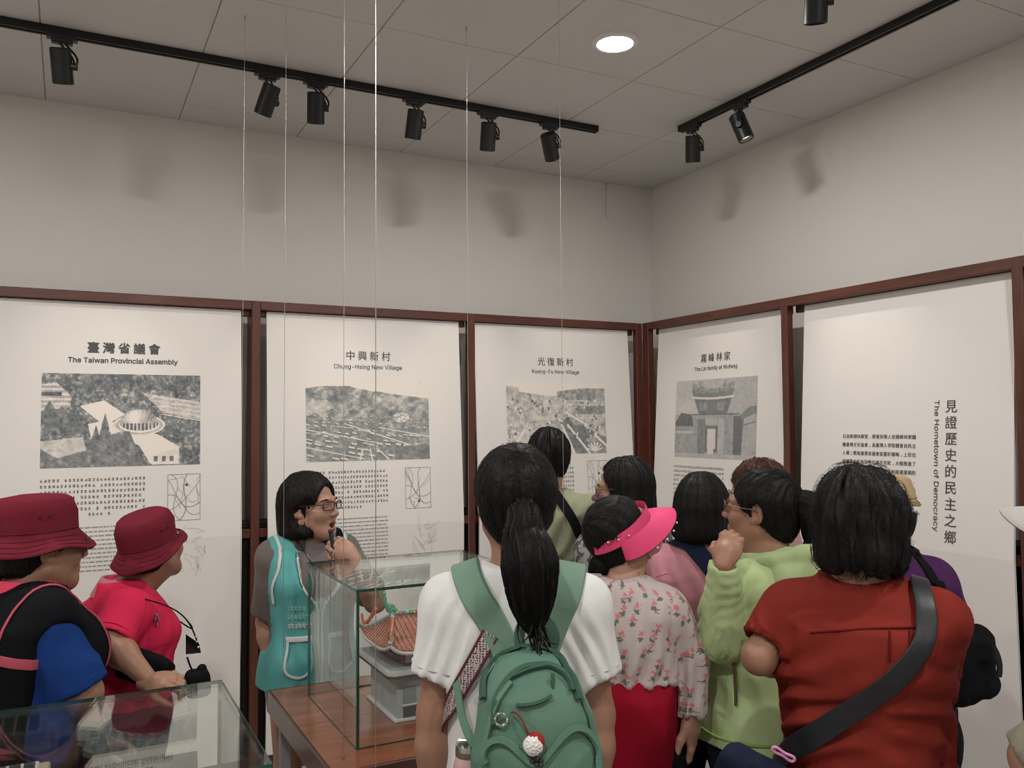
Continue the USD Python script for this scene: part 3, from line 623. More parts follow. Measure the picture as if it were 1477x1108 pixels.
        for sy in (-1, 1):
            c = A([sx * (rl + (ex - rl) * .62), sy * ey * .62]); z0 = float(rz(c[0], c[1])) + .012
            obj('hip_dragon', cat(tube(spline([(c[0] - sx * .012, c[1] - sy * .02, z0 + .055), (c[0], c[1], z0 + .02), (c[0] + sx * .012, c[1] + sy * .02, z0), (c[0] + sx * .02, c[1] + sy * .035, z0 + .03)], 14), np.linspace(.008, .004, 14), 8)), mat('glaze_2', (.13, .115, .10), .3), t)
            obj('hip_figure', cat(*[lathe([(0, 0), (.007, 0), (.006, .014), (.004, .02), (.005, .026), (0, .031)], 10).apply_translation((c[0] + sx * q * .01, c[1] + sy * q * .02, z0 - .012)) for q in (-.3, .9)]), mat('glaze_4', cols[4], .3), t)
            obj('corner_flame', cat(*[tube([(sx * ex * .97, sy * ey * .97, .245), (sx * (ex + .004 * q), sy * (ey + .004 * q), .28 + .01 * q)], [.004, .001], 6) for q in (-1, 0, 1)]), mat(f'glaze_{1 if sx * sy > 0 else 3}', cols[1], .25), t)
temple(-2.415, -1.895, TZ + .001)

def site_model(x0, x1, y0, y1, z):
    cx, cy = (x0 + x1) / 2, (y0 + y1) / 2
    t = thing('site_model', 'brown site model with a grid-roofed block inside the low glass case', 'model', (cx, cy, z))
    T = mat('model_tan', (.34, .27, .20), .7, var=.15, vscale=12); T2 = mat('model_brown', (.16, .10, .07), .6); T3 = mat('model_cream', (.55, .49, .42), .6); D = mat('model_dark', (.04, .042, .045), .5)
    hx, hy = (x1 - x0) / 2, (y1 - y0) / 2
    obj('ground_board', box(-hx, hx, -hy, hy, 0, .02, .002), T, t); n = 40; gx, gy = np.meshgrid(np.linspace(-.02, hx - .01, n), np.linspace(-hy + .01, hy - .004, n)); hz_ = .035 + .165 * meshkit.fbm(np.stack([gx * 14, gy * 14, 0 * gx], -1), 3, 4) * np.clip((gy + hy) / (1.2 * hy), .25, 1); edge = (np.arange(n)[:, None] % (n - 1) == 0) | (np.arange(n)[None] % (n - 1) == 0); hz_[edge] = .02
    i = (np.arange(n - 1)[:, None] * n + np.arange(n - 1)).ravel(); hz_[-2, 1:-1] = np.maximum(hz_[-2, 1:-1], .16); obj('wooded_hill', trimesh.Trimesh(np.stack([gx.ravel(), gy.ravel(), hz_.ravel()], -1), np.vstack([np.stack([i, i + 1, i + n + 1], -1), np.stack([i, i + n + 1, i + n], -1)]), process=False), mat('model_green', (.045, .050, .042), .8, var=.3, vscale=60), t, label='dark green hill added to the model as backing for the glass reflection')  # dark terrain added so the reflection in the top pane stands out
    obj('terrace', box(-hx + .01, -.03, hy - .10, hy - .004, .02, .19, .004), T, t); obj('terrace', box(-hx + .01, -.03, .0, hy - .105, .02, .13, .004), T, t); obj('terrace', box(-hx + .01, -.03, -hy + .03, -.005, .02, .09, .004), T, t); obj('street', box(-hx + .02, -.04, -.004, .0, .0905, .092), T3, t)
    rng = np.random.default_rng(2)
    b = obj('hall', box(-.19, -.05, .05, .19, .13, .215, .003), T3, t)
    for i in range(5):
        for j in range(5): obj('roof_panel', box(-.187 + i * .027, -.187 + i * .027 + .021, .055 + j * .026, .055 + j * .026 + .019, .215, .219, .001), D, t)
    for k in range(26):
        x, y = rng.uniform(-hx + .05, hx - .05), rng.uniform(-hy + .04, hy - .04)
        if x > -.06 or y > -.04: continue
        w, d, h = rng.uniform(.02, .05), rng.uniform(.02, .04), rng.uniform(.085, .12)
        obj('house', cat(box(x - w / 2, x + w / 2, y - d / 2, y + d / 2, .02, .02 + h, .002), trimesh.convex.convex_hull([(x - w / 2, y - d / 2, .02 + h), (x + w / 2, y - d / 2, .02 + h), (x - w / 2, y + d / 2, .02 + h), (x + w / 2, y + d / 2, .02 + h), (x - w / 2, y, .035 + h), (x + w / 2, y, .035 + h)])), (T2, T, T3)[k % 3], t)
site_model(-3.75, -3.16, -2.92, -2.41, TZ + .001)

# ---------------------------------------------------------------- hanging wires and the wall cord
def wire(x, y, z0, r, label):
    t = thing('hanging_wire', label, 'wire', (x, y, z0), group='thin steel wires hanging from the ceiling')
    obj('strand', tube([(0, 0, 0), (0, 0, CEIL - z0)], r, 6), MAT['steel_wire'], t, smooth=True); obj('ceiling_grip', cyl((0, 0, CEIL - z0 - .018), (0, 0, CEIL - z0), .004, n=10), MAT['steel_wire'], t); obj('foot_grip', cyl((0, 0, 0), (0, 0, .012), .004, n=10), MAT['steel_wire'], t)
wire(-2.883, -1.30, 0, .0009, 'leftmost of the thin hanging wires, in front of the Provincial Assembly panel')
wire(-2.7771, -1.53, 0, .0009, 'thin wire hanging across the shoulder of the woman in the aqua vest')
wire(-2.768, -2.24, TZ, .0009, 'thin wire ending on the table beside the near corner of the glass case')
wire(-2.840, -2.74, 0, .0012, 'thickest and nearest wire, hanging in front of the tall glass case')
wire(-2.0875, -1.60, TZ, .0009, 'thin wire hanging in front of the post between the two New Village panels')
wire(-1.8891, -1.98, 0, .0009, 'rightmost of the thin hanging wires, past the man in the sage shirt')
t = thing('wall_cord', 'thin white cord hanging down the left wall close to the corner', 'cord', (-.362, -.006, CEIL - .235))
obj('cord', tube(spline([(0, 0, .232), (.0, -.001, .12), (.002, -.001, .02), (.012, -.001, .002), (.02, -.001, .006)], 24), .0018, 6), mat('cord_white', (.5, .49, .47), .6), t)
obj('clip', box(-.008, .012, -.004, .004, .222, .234, .001), MAT['cord_white'], t)
# ---------------------------------------------------------------- implicit surfaces: bodies, hair and clothes
def smin(a, b, k):
    if k <= 0: return np.minimum(a, b)
    h = np.maximum(k - np.abs(a - b), 0) / k; return np.minimum(a, b) - h * h * k * .25
def nrm(v): v = A(v, float); return v / max(np.linalg.norm(v), 1e-9)
def rot(ax, ang):
    return trimesh.transformations.rotation_matrix(ang, ax)[:3, :3]

class Shape:
    """a list of blended solids: union (u), subtract (s), cut by a half space (c)"""
    def __init__(self): self.ops = []
    def cap(self, a, b, ra, rb=None, k=.02, op='u', flat=None):
        a, b = A(a, float), A(b, float); rb = ra if rb is None else rb; d = b - a; L2 = max(d @ d, 1e-12)
        def f(P):
            q = P - a; t = np.clip(q @ d / L2, 0, 1); s = np.linalg.norm(q - t[..., None] * d, axis=-1) - (ra + (rb - ra) * t)
            if flat: s = np.maximum(s, (q @ d / L2 - 1) * math.sqrt(L2))
            return s
        r = max(ra, rb); self.ops.append((op, f, np.minimum(a, b) - r, np.maximum(a, b) + r, k)); return self
    def chain(self, pts, rs, k=.02, op='u'):
        for i in range(len(pts) - 1): self.cap(pts[i], pts[i + 1], rs[i], rs[i + 1], k, op)
        return self
    def ell(self, c, r, R=None, k=.02, op='u'):
        c, r = A(c, float), A(r, float); R = np.eye(3) if R is None else A(R, float)
        def f(P):
            q = (P - c) @ R; k0 = np.linalg.norm(q / r, axis=-1); k1 = np.linalg.norm(q / (r * r), axis=-1); return k0 * (k0 - 1) / np.maximum(k1, 1e-9)
        m = np.abs(R) @ r; self.ops.append((op, f, c - m, c + m, k)); return self
    def col(self, rows, k=.02, op='u', n=2.4, yaw=0.):
        """an upright body of elliptic sections: rows of (z, half width, half depth, x, y)"""
        from scipy.interpolate import PchipInterpolator
        rows = A(sorted([tuple(r) + (0,) * (5 - len(r)) for r in rows]), float); z = rows[:, 0]; I = PchipInterpolator(z, rows[:, 1:]); z0, z1 = z[0], z[-1]; c_, s_ = math.cos(yaw), math.sin(yaw)
        def f(P):
            zz = np.clip(P[..., 2], z0, z1); a, b, x, y = np.moveaxis(I(zz), -1, 0); X, Y = P[..., 0] - x, P[..., 1] - y
            X, Y = X * c_ + Y * s_, -X * s_ + Y * c_
            q = (np.abs(X / a) ** n + np.abs(Y / b) ** n + 1e-12) ** (1 / n); d = (q - 1) * np.minimum(a, b); return np.maximum(d, np.maximum(P[..., 2] - z1, z0 - P[..., 2]))
        m = rows[:, 1:3].max(); o = rows[:, 3:]
        self.ops.append((op, f, A([o[:, 0].min() - m, o[:, 1].min() - m, z0]), A([o[:, 0].max() + m, o[:, 1].max() + m, z1]), k)); return self
    def box(self, c, h, R=None, r=.01, k=.01, op='u'):
        c, h = A(c, float), A(h, float); R = np.eye(3) if R is None else A(R, float)
        def f(P):
            q = np.abs((P - c) @ R) - (h - r); return np.linalg.norm(np.maximum(q, 0), axis=-1) + np.minimum(q.max(-1), 0) - r
        m = np.abs(R) @ h; self.ops.append((op, f, c - m, c + m, k)); return self
    def cut(self, p, n, k=0.):
        p, n = A(p, float), nrm(n); self.ops.append(('c', lambda P: (P - p) @ n, None, None, k)); return self
    def sub(self, other, k=.004, grow=0.):
        lo, hi = other.bounds(); self.ops.append(('s', lambda P: other(P) - grow, lo - grow, hi + grow, k)); return self
    def add(self, other, k=.01):
        lo, hi = other.bounds(); self.ops.append(('u', other, lo, hi, k)); return self
    def shell(self, inner_grow, lo=None, hi=None): return self
    def bounds(self):
        u = [o for o in self.ops if o[0] == 'u']; return np.min([o[2] for o in u], 0) - .01, np.max([o[3] for o in u], 0) + .01
    def _apply(self, F, P, o):
        op, f, lo, hi, k = o
        if op == 'u': return smin(F, f(P), k)
        if op == 's': return -smin(-F, f(P), k)
        return -smin(-F, -f(P), k)
    def __call__(self, P):
        F = np.full(P.shape[:-1], 1.)
        for o in self.ops: F = self._apply(F, P, o)
        return F
    def mesh(self, h, grow=0., lo=None, hi=None):
        l, u = self.bounds(); l = l - 3 * h - grow if lo is None else np.maximum(A(lo), l - 3 * h - grow); u = u + 3 * h + grow if hi is None else np.minimum(A(hi), u + 3 * h + grow)
        n = np.ceil((u - l) / h).astype(int) + 1; ax = [l[i] + h * np.arange(n[i]) for i in range(3)]; F = np.full(n, 1., np.float32)
        for o in self.ops:
            if o[0] == 'c': sl = [slice(None)] * 3
            else:
                mg = o[4] + 3 * h + grow; a = np.clip(np.floor((o[2] - mg - l) / h).astype(int), 0, n); b = np.clip(np.ceil((o[3] + mg - l) / h).astype(int) + 1, 0, n)
                if (b <= a).any(): continue
                sl = [slice(a[i], b[i]) for i in range(3)]
            P = np.stack(np.meshgrid(*[ax[i][sl[i]] for i in range(3)], indexing='ij'), -1); F[tuple(sl)] = self._apply(F[tuple(sl)], P, o)
        F = F - grow; F[0], F[-1], F[:, 0], F[:, -1], F[:, :, 0], F[:, :, -1] = (1.,) * 6
        return nets(F, l, h)
    def grad(self, P, e=.003):
        g = np.stack([self(P + A(d) * e) - self(P - A(d) * e) for d in np.eye(3)], -1); return g / np.maximum(np.linalg.norm(g, axis=-1, keepdims=True), 1e-9)
    def snap(self, P, off=0., it=6):
        P = A(P, float).copy()
        for _ in range(it): P -= (self(P) - off)[..., None] * self.grad(P) * .9
        return P

def nets(F, o, h):
    s = F < 0; c = [s[i:s.shape[0] - 1 + i, j:s.shape[1] - 1 + j, k:s.shape[2] - 1 + k] for i, j, k in np.ndindex(2, 2, 2)]
    cnt = sum(x.astype(np.int8) for x in c); mix = (cnt > 0) & (cnt < 8); idx = np.argwhere(mix); vid = np.full(mix.shape, -1, np.int64); vid[mix] = np.arange(len(idx))
    cor = A(list(np.ndindex(2, 2, 2))); val = np.stack([F[tuple((idx + q).T)] for q in cor], 1); pos = np.zeros((len(idx), 3)); m = np.zeros(len(idx))
    for a in range(8):
        for b in range(a + 1, 8):
            if np.abs(cor[a] - cor[b]).sum() != 1: continue
            x = (val[:, a] < 0) != (val[:, b] < 0); t = val[x, a] / (val[x, a] - val[x, b]); pos[x] += cor[a] + t[:, None] * (cor[b] - cor[a]); m[x] += 1
    V = o + h * (idx + pos / np.maximum(m, 1)[:, None]); Q = []
    for ax in range(3):
        b, c_ = (ax + 1) % 3, (ax + 2) % 3; sl0 = [slice(None)] * 3; sl1 = [slice(None)] * 3; sl0[ax], sl1[ax] = slice(None, -1), slice(1, None)
        S0, S1 = s[tuple(sl0)], s[tuple(sl1)]; e = np.argwhere(S0 != S1); e = e[(e[:, b] > 0) & (e[:, c_] > 0) & (e[:, b] < s.shape[b] - 1) & (e[:, c_] < s.shape[c_] - 1)]
        flip = S0[tuple(e.T)]; db, dc = np.eye(3, dtype=int)[b], np.eye(3, dtype=int)[c_]
        q = np.stack([vid[tuple((e - db - dc).T)], vid[tuple((e - dc).T)], vid[tuple(e.T)], vid[tuple((e - db).T)]], 1); q[~flip] = q[~flip][:, ::-1]; Q.append(q)
    Q = np.vstack(Q); return trimesh.Trimesh(V, np.vstack([Q[:, [0, 1, 2]], Q[:, [0, 2, 3]]]), process=False)

def vnormals(m): return meshkit.arrays(m, True)[2]
def displace(m, fn):
    n = vnormals(m); m.vertices = m.vertices + n * fn(A(m.vertices), n)[:, None]; return m
def relax(m, it=3, lam=.5):
    from scipy.sparse import coo_matrix
    f = m.faces; e = np.vstack([f[:, [0, 1]], f[:, [1, 2]], f[:, [2, 0]]]); e = np.vstack([e, e[:, ::-1]]); n = len(m.vertices)
    W = coo_matrix((np.ones(len(e)), (e[:, 0], e[:, 1])), (n, n)).tocsr(); d = np.maximum(A(W.sum(1)).ravel(), 1); v = A(m.vertices)
    for i in range(it):
        v = v + lam * ((W @ v) / d[:, None] - v); v = v - (lam + .02) * ((W @ v) / d[:, None] - v)
    m.vertices = v; return m

def folds(amp=.006, freq=(7, 7, 3.2), seed=0, ridge=.6, creases=()):
    """cloth: soft undulation plus ridged creases; creases: (point, direction of the crease lines, radius, amplitude, wavelength)"""
    fr = A(freq, float)
    def f(v, n):
        a = meshkit.fbm(v * fr + seed * 3.1, 3, seed) - .5; b = 1 - 2 * np.abs(meshkit.noise(v * fr * 1.9 + 9.7, seed + 5) - .5); d = amp * (2 * (1 - ridge) * a + ridge * (b - .62))
        for p, dr, r, am, wl in creases:
            q = v - A(p); w = np.exp(-(q * q).sum(1) / (r * r)); x = q - np.outer(q @ nrm(dr), nrm(dr)); s = np.cross(nrm(dr), n); s /= np.maximum(np.linalg.norm(s, axis=1, keepdims=True), 1e-6)
            ph = (q * s).sum(1) / wl * 2 * PI + 3 * (meshkit.noise(v * 9 + seed, seed) - .5); d = d + am * w * np.sin(ph)
        return d
    return f

# ---------------------------------------------------------------- cloth, skin and hair materials
def cloth(name, col, rough=.85, bump=.25, var=.06, sheen=None, bscale=420.):
    if name in MAT: return MAT[name]
    if sheen is None: sheen = .08 if min(col) > .12 else 0.
    return mat(name, col, rough, spec=.22 if min(col) > .05 else .10, var=var, vscale=9., bump=bump, bscale=bscale, sheen=sheen)
mat('skin_tan', (.335, .180, .120), .48, spec=.4, var=.07, vscale=25., bump=.08, bscale=500., sss=.12)
mat('skin_light', (.43, .245, .175), .48, spec=.4, var=.06, vscale=25., bump=.08, bscale=500., sss=.12)
mat('lips', (.36, .12, .09), .4); mat('mouth_dark', (.05, .012, .012), .6); mat('teeth', (.7, .66, .58), .3)
mat('eye_white', (.62, .58, .54), .15); mat('iris_dark', (.02, .012, .008), .1)
def hairmat(name, col, rough=.56):
    nodes = {'tc': ('texture_coordinate', {}), 'n': ('noise_texture', {'scale': 90., 'detail': 2.}), 'rr': ('rgb_ramp', {'ramp': [(.3, tuple(A(col) * .6)), (.75, tuple(A(col) * 1.7))]}), 'p': ('principled_bsdf', {'roughness': rough, 'specular_ior_level': .22})}
    MAT[name] = usdkit.material(stage, '/World/Looks/' + name, nodes, [('tc.object', 'n.vector'), ('n.fac', 'rr.fac'), ('rr.color', 'p.base_color')], surface='p.BSDF'); return MAT[name]
hairmat('hair_black', (.006, .0055, .006)); hairmat('hair_dark', (.010, .007, .006)); hairmat('hair_brown', (.060, .026, .016), .55)

def lay(S, pts, off, n=50, it=8, lo=0):
    """a strap's middle line, drawn tight over a surface"""
    P = spline(pts, n); P[lo:] = S.snap(P[lo:], off, 8)
    for _ in range(it):
        Q = P.copy(); Q[1:-1] = (P[:-2] + 2 * P[1:-1] + P[2:]) / 4; d = S(Q[lo:]) - off; Q[lo:] -= (np.minimum(d, 0))[:, None] * S.grad(Q[lo:], .01); P = Q
    N = S.grad(P, .02)
    for _ in range(4): N[1:-1] = (N[:-2] + N[1:-1] + N[2:]) / 3
    return P, N

# ---------------------------------------------------------------- a head (centre between the ears, +y to the face, +x its right, +z up)
def head_shape(mouth=0., jaw=1., neck=((0, -.025, -.09), (0, -.045, -.22)), nr=.054, eyes=True):
    S = Shape()
    S.ell((0, -.018, .032), (.073, .093, .080)).ell((0, .030, -.030), (.060 * jaw, .058, .074), k=.03).ell((0, .062, -.090), (.026 * jaw, .022, .022), k=.03)
    for s in (-1, 1):
        S.cap((s * .054 * jaw, -.005, -.052), (s * .016, .060, -.094), .018, .017, k=.03).ell((s * .038, .058, -.026), (.024, .022, .022), k=.02)
        S.cap((s * .012, .083, .024), (s * .045, .068, .022), .008, .006, k=.016)
    S.cap((0, .086, .012), (0, .101, -.024), .0065, .0085, k=.012).ell((0, .102, -.027), (.0105, .010, .009), k=.008)
    for s in (-1, 1): S.ell((s * .0115, .094, -.030), (.0075, .009, .007), k=.006)
    for s in (-1, 1): S.ell((s * .032, .093, .004), (.017, .014, .011), k=.010, op='s').ell((s * .032, .0745, .004), (.0165, .0125, .0105), k=.004)
    S.cap((-.016, .0835, -.0565), (.016, .0835, -.0565), .0055, k=.008).cap((-.014, .0820, -.0665 - .012 * mouth), (.014, .0820, -.0665 - .012 * mouth), .006, k=.008)
    if mouth: S.ell((0, .092, -.0635 - .005 * mouth), (.017, .022, .0035 + .008 * mouth), k=.003, op='s')
    else: S.cap((-.019, .092, -.0615), (.019, .092, -.0615), .0022, k=.004, op='s')
    for s in (-1, 1):
        R = rot([0, 0, 1], s * .35) @ rot([1, 0, 0], -.15); S.ell((s * .0745, -.012, -.004), (.0075, .0185, .031), R, k=.006).ell((s * .080, -.006, -.002), (.006, .010, .019), R, k=.004, op='s').ell((s * .071, .000, -.028), (.007, .009, .009), k=.008)
    S.cap(neck[0], neck[1], nr, nr * 1.06, k=.035).cap((0, .012, -.075), (neck[1][0], neck[1][1] + .02, neck[1][2]), .030, .042, k=.03)
    return S

class Hair:
    """a hair mass as an implicit shape in the head's frame, with grooves and a layer of single strands"""
    def __init__(s): s.S = Shape()
def groove(axis_c, freq=70, amp=.0022, vfreq=9, seed=1, vertical=True):
    c = A(axis_c, float)
    def f(v, n):
        q = v - c; az = np.arctan2(q[:, 1], q[:, 0]); el = q[:, 2]
        a = meshkit.noise(np.stack([az * freq / 6.28 * 2.2, el * vfreq, np.zeros(len(v))], -1), seed) - .5; b = meshkit.noise(np.stack([az * freq / 6.28 * .7, el * vfreq * .6, np.ones(len(v))], -1), seed + 3) - .5
        return 1.5 * amp * (1.1 * a + 1.8 * b)
    return f
def strands(S, n, length, seed, flow, lift=.0015, steps=9, src=None, jitter=.25, tail=.0, top=None):
    """single hairs lying on the hair mass: curves traced along the flow direction over the surface"""
    rng = np.random.default_rng(seed); V = A(src.vertices); p = V[rng.integers(0, len(V), n)]; p = S.snap(p, lift, 2); lf = lift * rng.uniform(.1, 2.6, n); out = [p]; st = length / steps * rng.uniform(.5, 1.3, (n, 1)); off = rng.normal(0, jitter, (n, 3)) * .35
    for k in range(steps):
        g = S.grad(p); d = flow(p) + off; d = d - g * (d * g).sum(1, keepdims=True); d /= np.maximum(np.linalg.norm(d, axis=1, keepdims=True), 1e-6)
        p = p + d * st; e = S(p); p = p - ((e - lf)[:, None] * g) * (1 - tail * k / steps); out.append(p)
    return np.stack(out, 1)
def curves(name, P, width, m, parent, kind='stuff', label=None):
    c = UsdGeom.BasisCurves.Define(stage, numbered(str(parent.GetPath()), name)); n, k, _ = P.shape
    c.CreateTypeAttr('cubic'); c.CreateBasisAttr('catmullRom'); c.CreateWrapAttr('pinned'); c.CreateCurveVertexCountsAttr(Vt.IntArray([k] * n)); c.CreatePointsAttr(Vt.Vec3fArray.FromNumpy(P.reshape(-1, 3).astype(np.float32)))
    w = np.tile(np.linspace(1, .35, k) * width, n); c.CreateWidthsAttr(Vt.FloatArray.FromNumpy(w.astype(np.float32))); c.SetWidthsInterpolation('vertex')
    UsdShade.MaterialBindingAPI.Apply(c.GetPrim()).Bind(m); return tag(c, label, None, None, kind)

# ---------------------------------------------------------------- a hand: wrist at the origin, fingers along +y, thumb to +x, back of the hand +z
def hand_shape(curl=(.3, .35, .4, .45), spread=.06, thumb=(.5, .3), s=1.0, bend=1.0):
    S = Shape(); S.ell((0, .045, 0), (.040, .052, .0145), k=.01).cap((0, -.01, 0), (0, .03, 0), .024, .026, k=.02)
    S.ell((.022, .030, -.008), (.018, .028, .014), k=.012)
    tips = []
    for i, (x, L) in enumerate([(.028, .072), (.0095, .080), (-.009, .074), (-.026, .058)]):
        p = A([x, .085 - .004 * abs(i - 1), .002]); r = .0085 - .0006 * (i == 3) ; a = curl[i]; yaw = -spread * (i - 1.2); pts = [A([x * .8, .06, .001]), p]; ang = 0
        for sg, fr, kk in ((L * .46, .9, 1.), (L * .30, 1.15, 1.), (L * .24, .8, 1.)):
            ang += a * fr; d = A([-math.sin(yaw) * math.cos(ang), math.cos(ang) * math.cos(yaw), -math.sin(ang)]); pts.append(pts[-1] + d * sg)
        S.chain(pts, [r * 1.05, r * 1.1, r * .98, r * .9, r * .72], k=.004); tips.append(pts)
    a, b = thumb; p = A([.026, .022, -.006]); d1 = nrm([math.cos(a) * .9, .75, -math.sin(a)]); q = p + d1 * .034; d2 = nrm(d1 * .8 + A([-.35 * b, .5, -.35 * b])); r2 = q + d2 * .030; d3 = nrm(d2 + A([-.6 * b, .1, -.35 * b])); S.chain([p, q, r2, r2 + d3 * .022], [.014, .0115, .0095, .0075], k=.006)
    return S
def placed(mesh, o, y, z, s=1.0):
    """the hand's frame: wrist at o, fingers along y, back of the hand towards z"""
    y = nrm(y); z = A(z, float); z = nrm(z - y * (z @ y)); x = np.cross(y, z); M = np.eye(4); M[:3, 0], M[:3, 1], M[:3, 2], M[:3, 3] = x * s, y * s, z * s, o
    mesh.apply_transform(M); return mesh
def xf(mesh, R, t): mesh.vertices = A(mesh.vertices) @ A(R).T + A(t); return mesh

# ---------------------------------------------------------------- a standing person
class Person:
    """head: the pixel and depth of the head's centre in the photograph; face: the way the body faces, in degrees clockwise from looking away from the camera"""
    def __init__(s, label, head, face, look=None, nod=0., tilt=0., fwd=0., top=.115, skin='skin_tan', hs=1.0, lean=0., side=0.):
        H = at(*head); s.skin = MAT[skin]; away = nrm((H - CAM) * [1, 1, 0]); right = A([away[1], -away[0], 0]); a = math.radians(face); f = math.cos(a) * away + math.sin(a) * right
        s.f, s.hs = f, hs; s.rz = math.atan2(f[1], f[0]) - PI / 2
        c, sn = math.cos(s.rz), math.sin(s.rz); s.M = A([[c, -sn, 0], [sn, c, 0], [0, 0, 1]])
        s.S = H[2] + top * hs                      # stature
        s.base = A([H[0], H[1], 0]) - s.M @ A([side, fwd + lean, 0])      # the head is carried a little in front of the feet
        s.H = A([side, fwd + lean, H[2]])
        la = math.radians((face if look is None else look) - face); s.HR = rot([0, 0, 1], -la) @ rot([1, 0, 0], -math.radians(nod)) @ rot([0, 1, 0], math.radians(tilt))
        s.T = thing('person', label, 'person', s.base, s.rz); s.body = []; s.sh = None; s.lean = lean; s.side = side
    def L(s, px, py, depth): return s.M.T @ (at(px, py, depth) - s.base)
    def hit(s, S, pxs, d0=1.0, off=.0):
        """points of a surface seen at pixels of the photograph, in the person's frame"""
        out = []
        for px, py in pxs:
            t, best = d0, (9., d0)
            for _ in range(70):
                d = float(S(s.L(px, py, t)[None])[0]) - off; best = min(best, (d, t))
                if d < .0006 or t > d0 + 1.0: break
                t += min(d, .06) * .8
            out.append(s.L(px, py, best[1]))
        return A(out)
    def hp(s, p): return s.HR @ (A(p) * s.hs) + s.H
    def W(s, p): return s.M @ A(p) + s.base
    def add(s, name, m, material, label=None, parent=None, **k): return obj(name, m, material, parent or s.T, label=label, smooth=k.pop('smooth', True), **k)

    # proportions from the stature; w: girth
    def build_frame(s, w=1.0, shw=.165, bust=1., belly=1., depth=1.0, slouch=0.):
        S = s.S; s.w = w; y0 = s.lean * .55; s.shz = .800 * S; hx = s.side
        s.shoulder = {1: A([shw + hx * .8, s.lean * .7 - .012 - slouch, s.shz]), -1: A([-shw + hx * .8, s.lean * .7 - .012 - slouch, s.shz])}
        g, d = w, w * depth
        s.rows = [(.44 * S, .150 * g, .105 * d, 0, -.02), (.50 * S, .168 * g, .118 * d * belly ** .5, 0, -.012 + y0 * .1), (.55 * S, .160 * g, .118 * d * belly, 0, .0 + y0 * .3), (.62 * S, .137 * g, .102 * d * belly, hx * .3, .006 + y0 * .5),
                  (.68 * S, .142 * g, .108 * d, hx * .5, .006 + y0 * .7), (.735 * S, .152 * g, .120 * d * bust, hx * .65, .010 + y0 * .9), (.785 * S, .152 * min(g, 1.15), .100 * d, hx * .75, -.004 + s.lean * .65), (.815 * S, .120 * min(g, 1.1), .080, hx * .85, -.014 + s.lean * .7), (.838 * S, .075, .062, hx * .9, -.02 + s.lean * .75), (.85 * S, .056, .055, hx, -.02 + s.lean * .8)]
        s.neck_base = A([hx * .85, -.022 + s.lean * .75, .825 * S])
        s.hip = {1: A([.085 * g, -.015, .50 * S]), -1: A([-.085 * g, -.015, .50 * S])}
        return s
    def head(s, mouth=0., jaw=1., nr=.052, h=.0035):
        nb = s.HR.T @ (s.neck_base + A([0, 0, -.03]) - s.H) / s.hs; s.hshape = head_shape(mouth, jaw, ((0, -.022, -.08), tuple(nb)), nr)
        m = s.hshape.mesh(h); relax(m, 2); m.vertices = (A(m.vertices) * s.hs) @ s.HR.T + s.H; s.body.append(m)
    def arm(s, side, elbow, wrist, r=(.043, .037, .031, .022), hand=None, h=.005, hs=1.0, hh=.003):
        """skin of an arm and its hand; hand: (curl, finger direction, back-of-hand direction, thumb)"""
        S = Shape(); sh = s.shoulder[side]; g = s.w ** .6; e, w = A(elbow, float), A(wrist, float); m_ = sh + (e - sh) * .45; q = e + (w - e) * .3
        S.cap(sh, m_, r[0] * g, r[0] * .98 * g, k=.02).cap(m_, e, r[0] * .95 * g, r[1] * g, k=.02).cap(e, q, r[1] * g, r[1] * 1.0 * g, k=.02).cap(q, w, r[1] * 1.0 * g, r[3] * g ** .5, k=.02)
        s.body.append(relax(S.mesh(h), 3))
        if hand:
            curl, fd, bd, th = hand; m = relax(hand_shape(curl, thumb=th).mesh(hh), 2)
            if side < 0: m.vertices = A(m.vertices) * [-1, 1, 1]; m.faces = m.faces[:, ::-1]
            s.body.append(placed(m, w - nrm(fd) * .012, fd, bd, hs))
        setattr(s, f'arm_{"r" if side > 0 else "l"}', (sh, e, w))
        return s
    def core(s, legs=True, h=.013):
        S = Shape().col([(z, a * .90, b * .88, x, y) for z, a, b, x, y in s.rows], n=2.2)
        for q in (-1, 1):
            S.cap(s.shoulder[q], s.shoulder[q] * [.5, 1, 1] + [0, 0, .01], .045, .045, k=.05)
            k, an = s.hip[q] * [1, 0, 0] + [0, .005, .275 * s.S], s.hip[q] * [1.05, 0, 0] + [0, -.025, .055 * s.S]; S.cap(s.hip[q], k, .072 * s.w, .048, k=.05).cap(k, an, .046, .034, k=.03).cap(an + [0, 0, -.05], an + [0, .13, -.062], .03, .028, k=.02)
        m = S.mesh(h); s.body.append(m)
    def finish_body(s):
        parts = [m3.Manifold(m3.Mesh(np.asarray(m.vertices, np.float32), np.asarray(m.faces, np.uint32))) for m in s.body]
        ok = all(p.status() == m3.Error.NoError for p in parts)
        if ok:
            u = parts[0]
            for p in parts[1:]: u = u + p
            b = to_tm(u) if not u.is_empty() else cat(*s.body)
        else: b = cat(*s.body)
        s.add('body', b, s.skin); return b
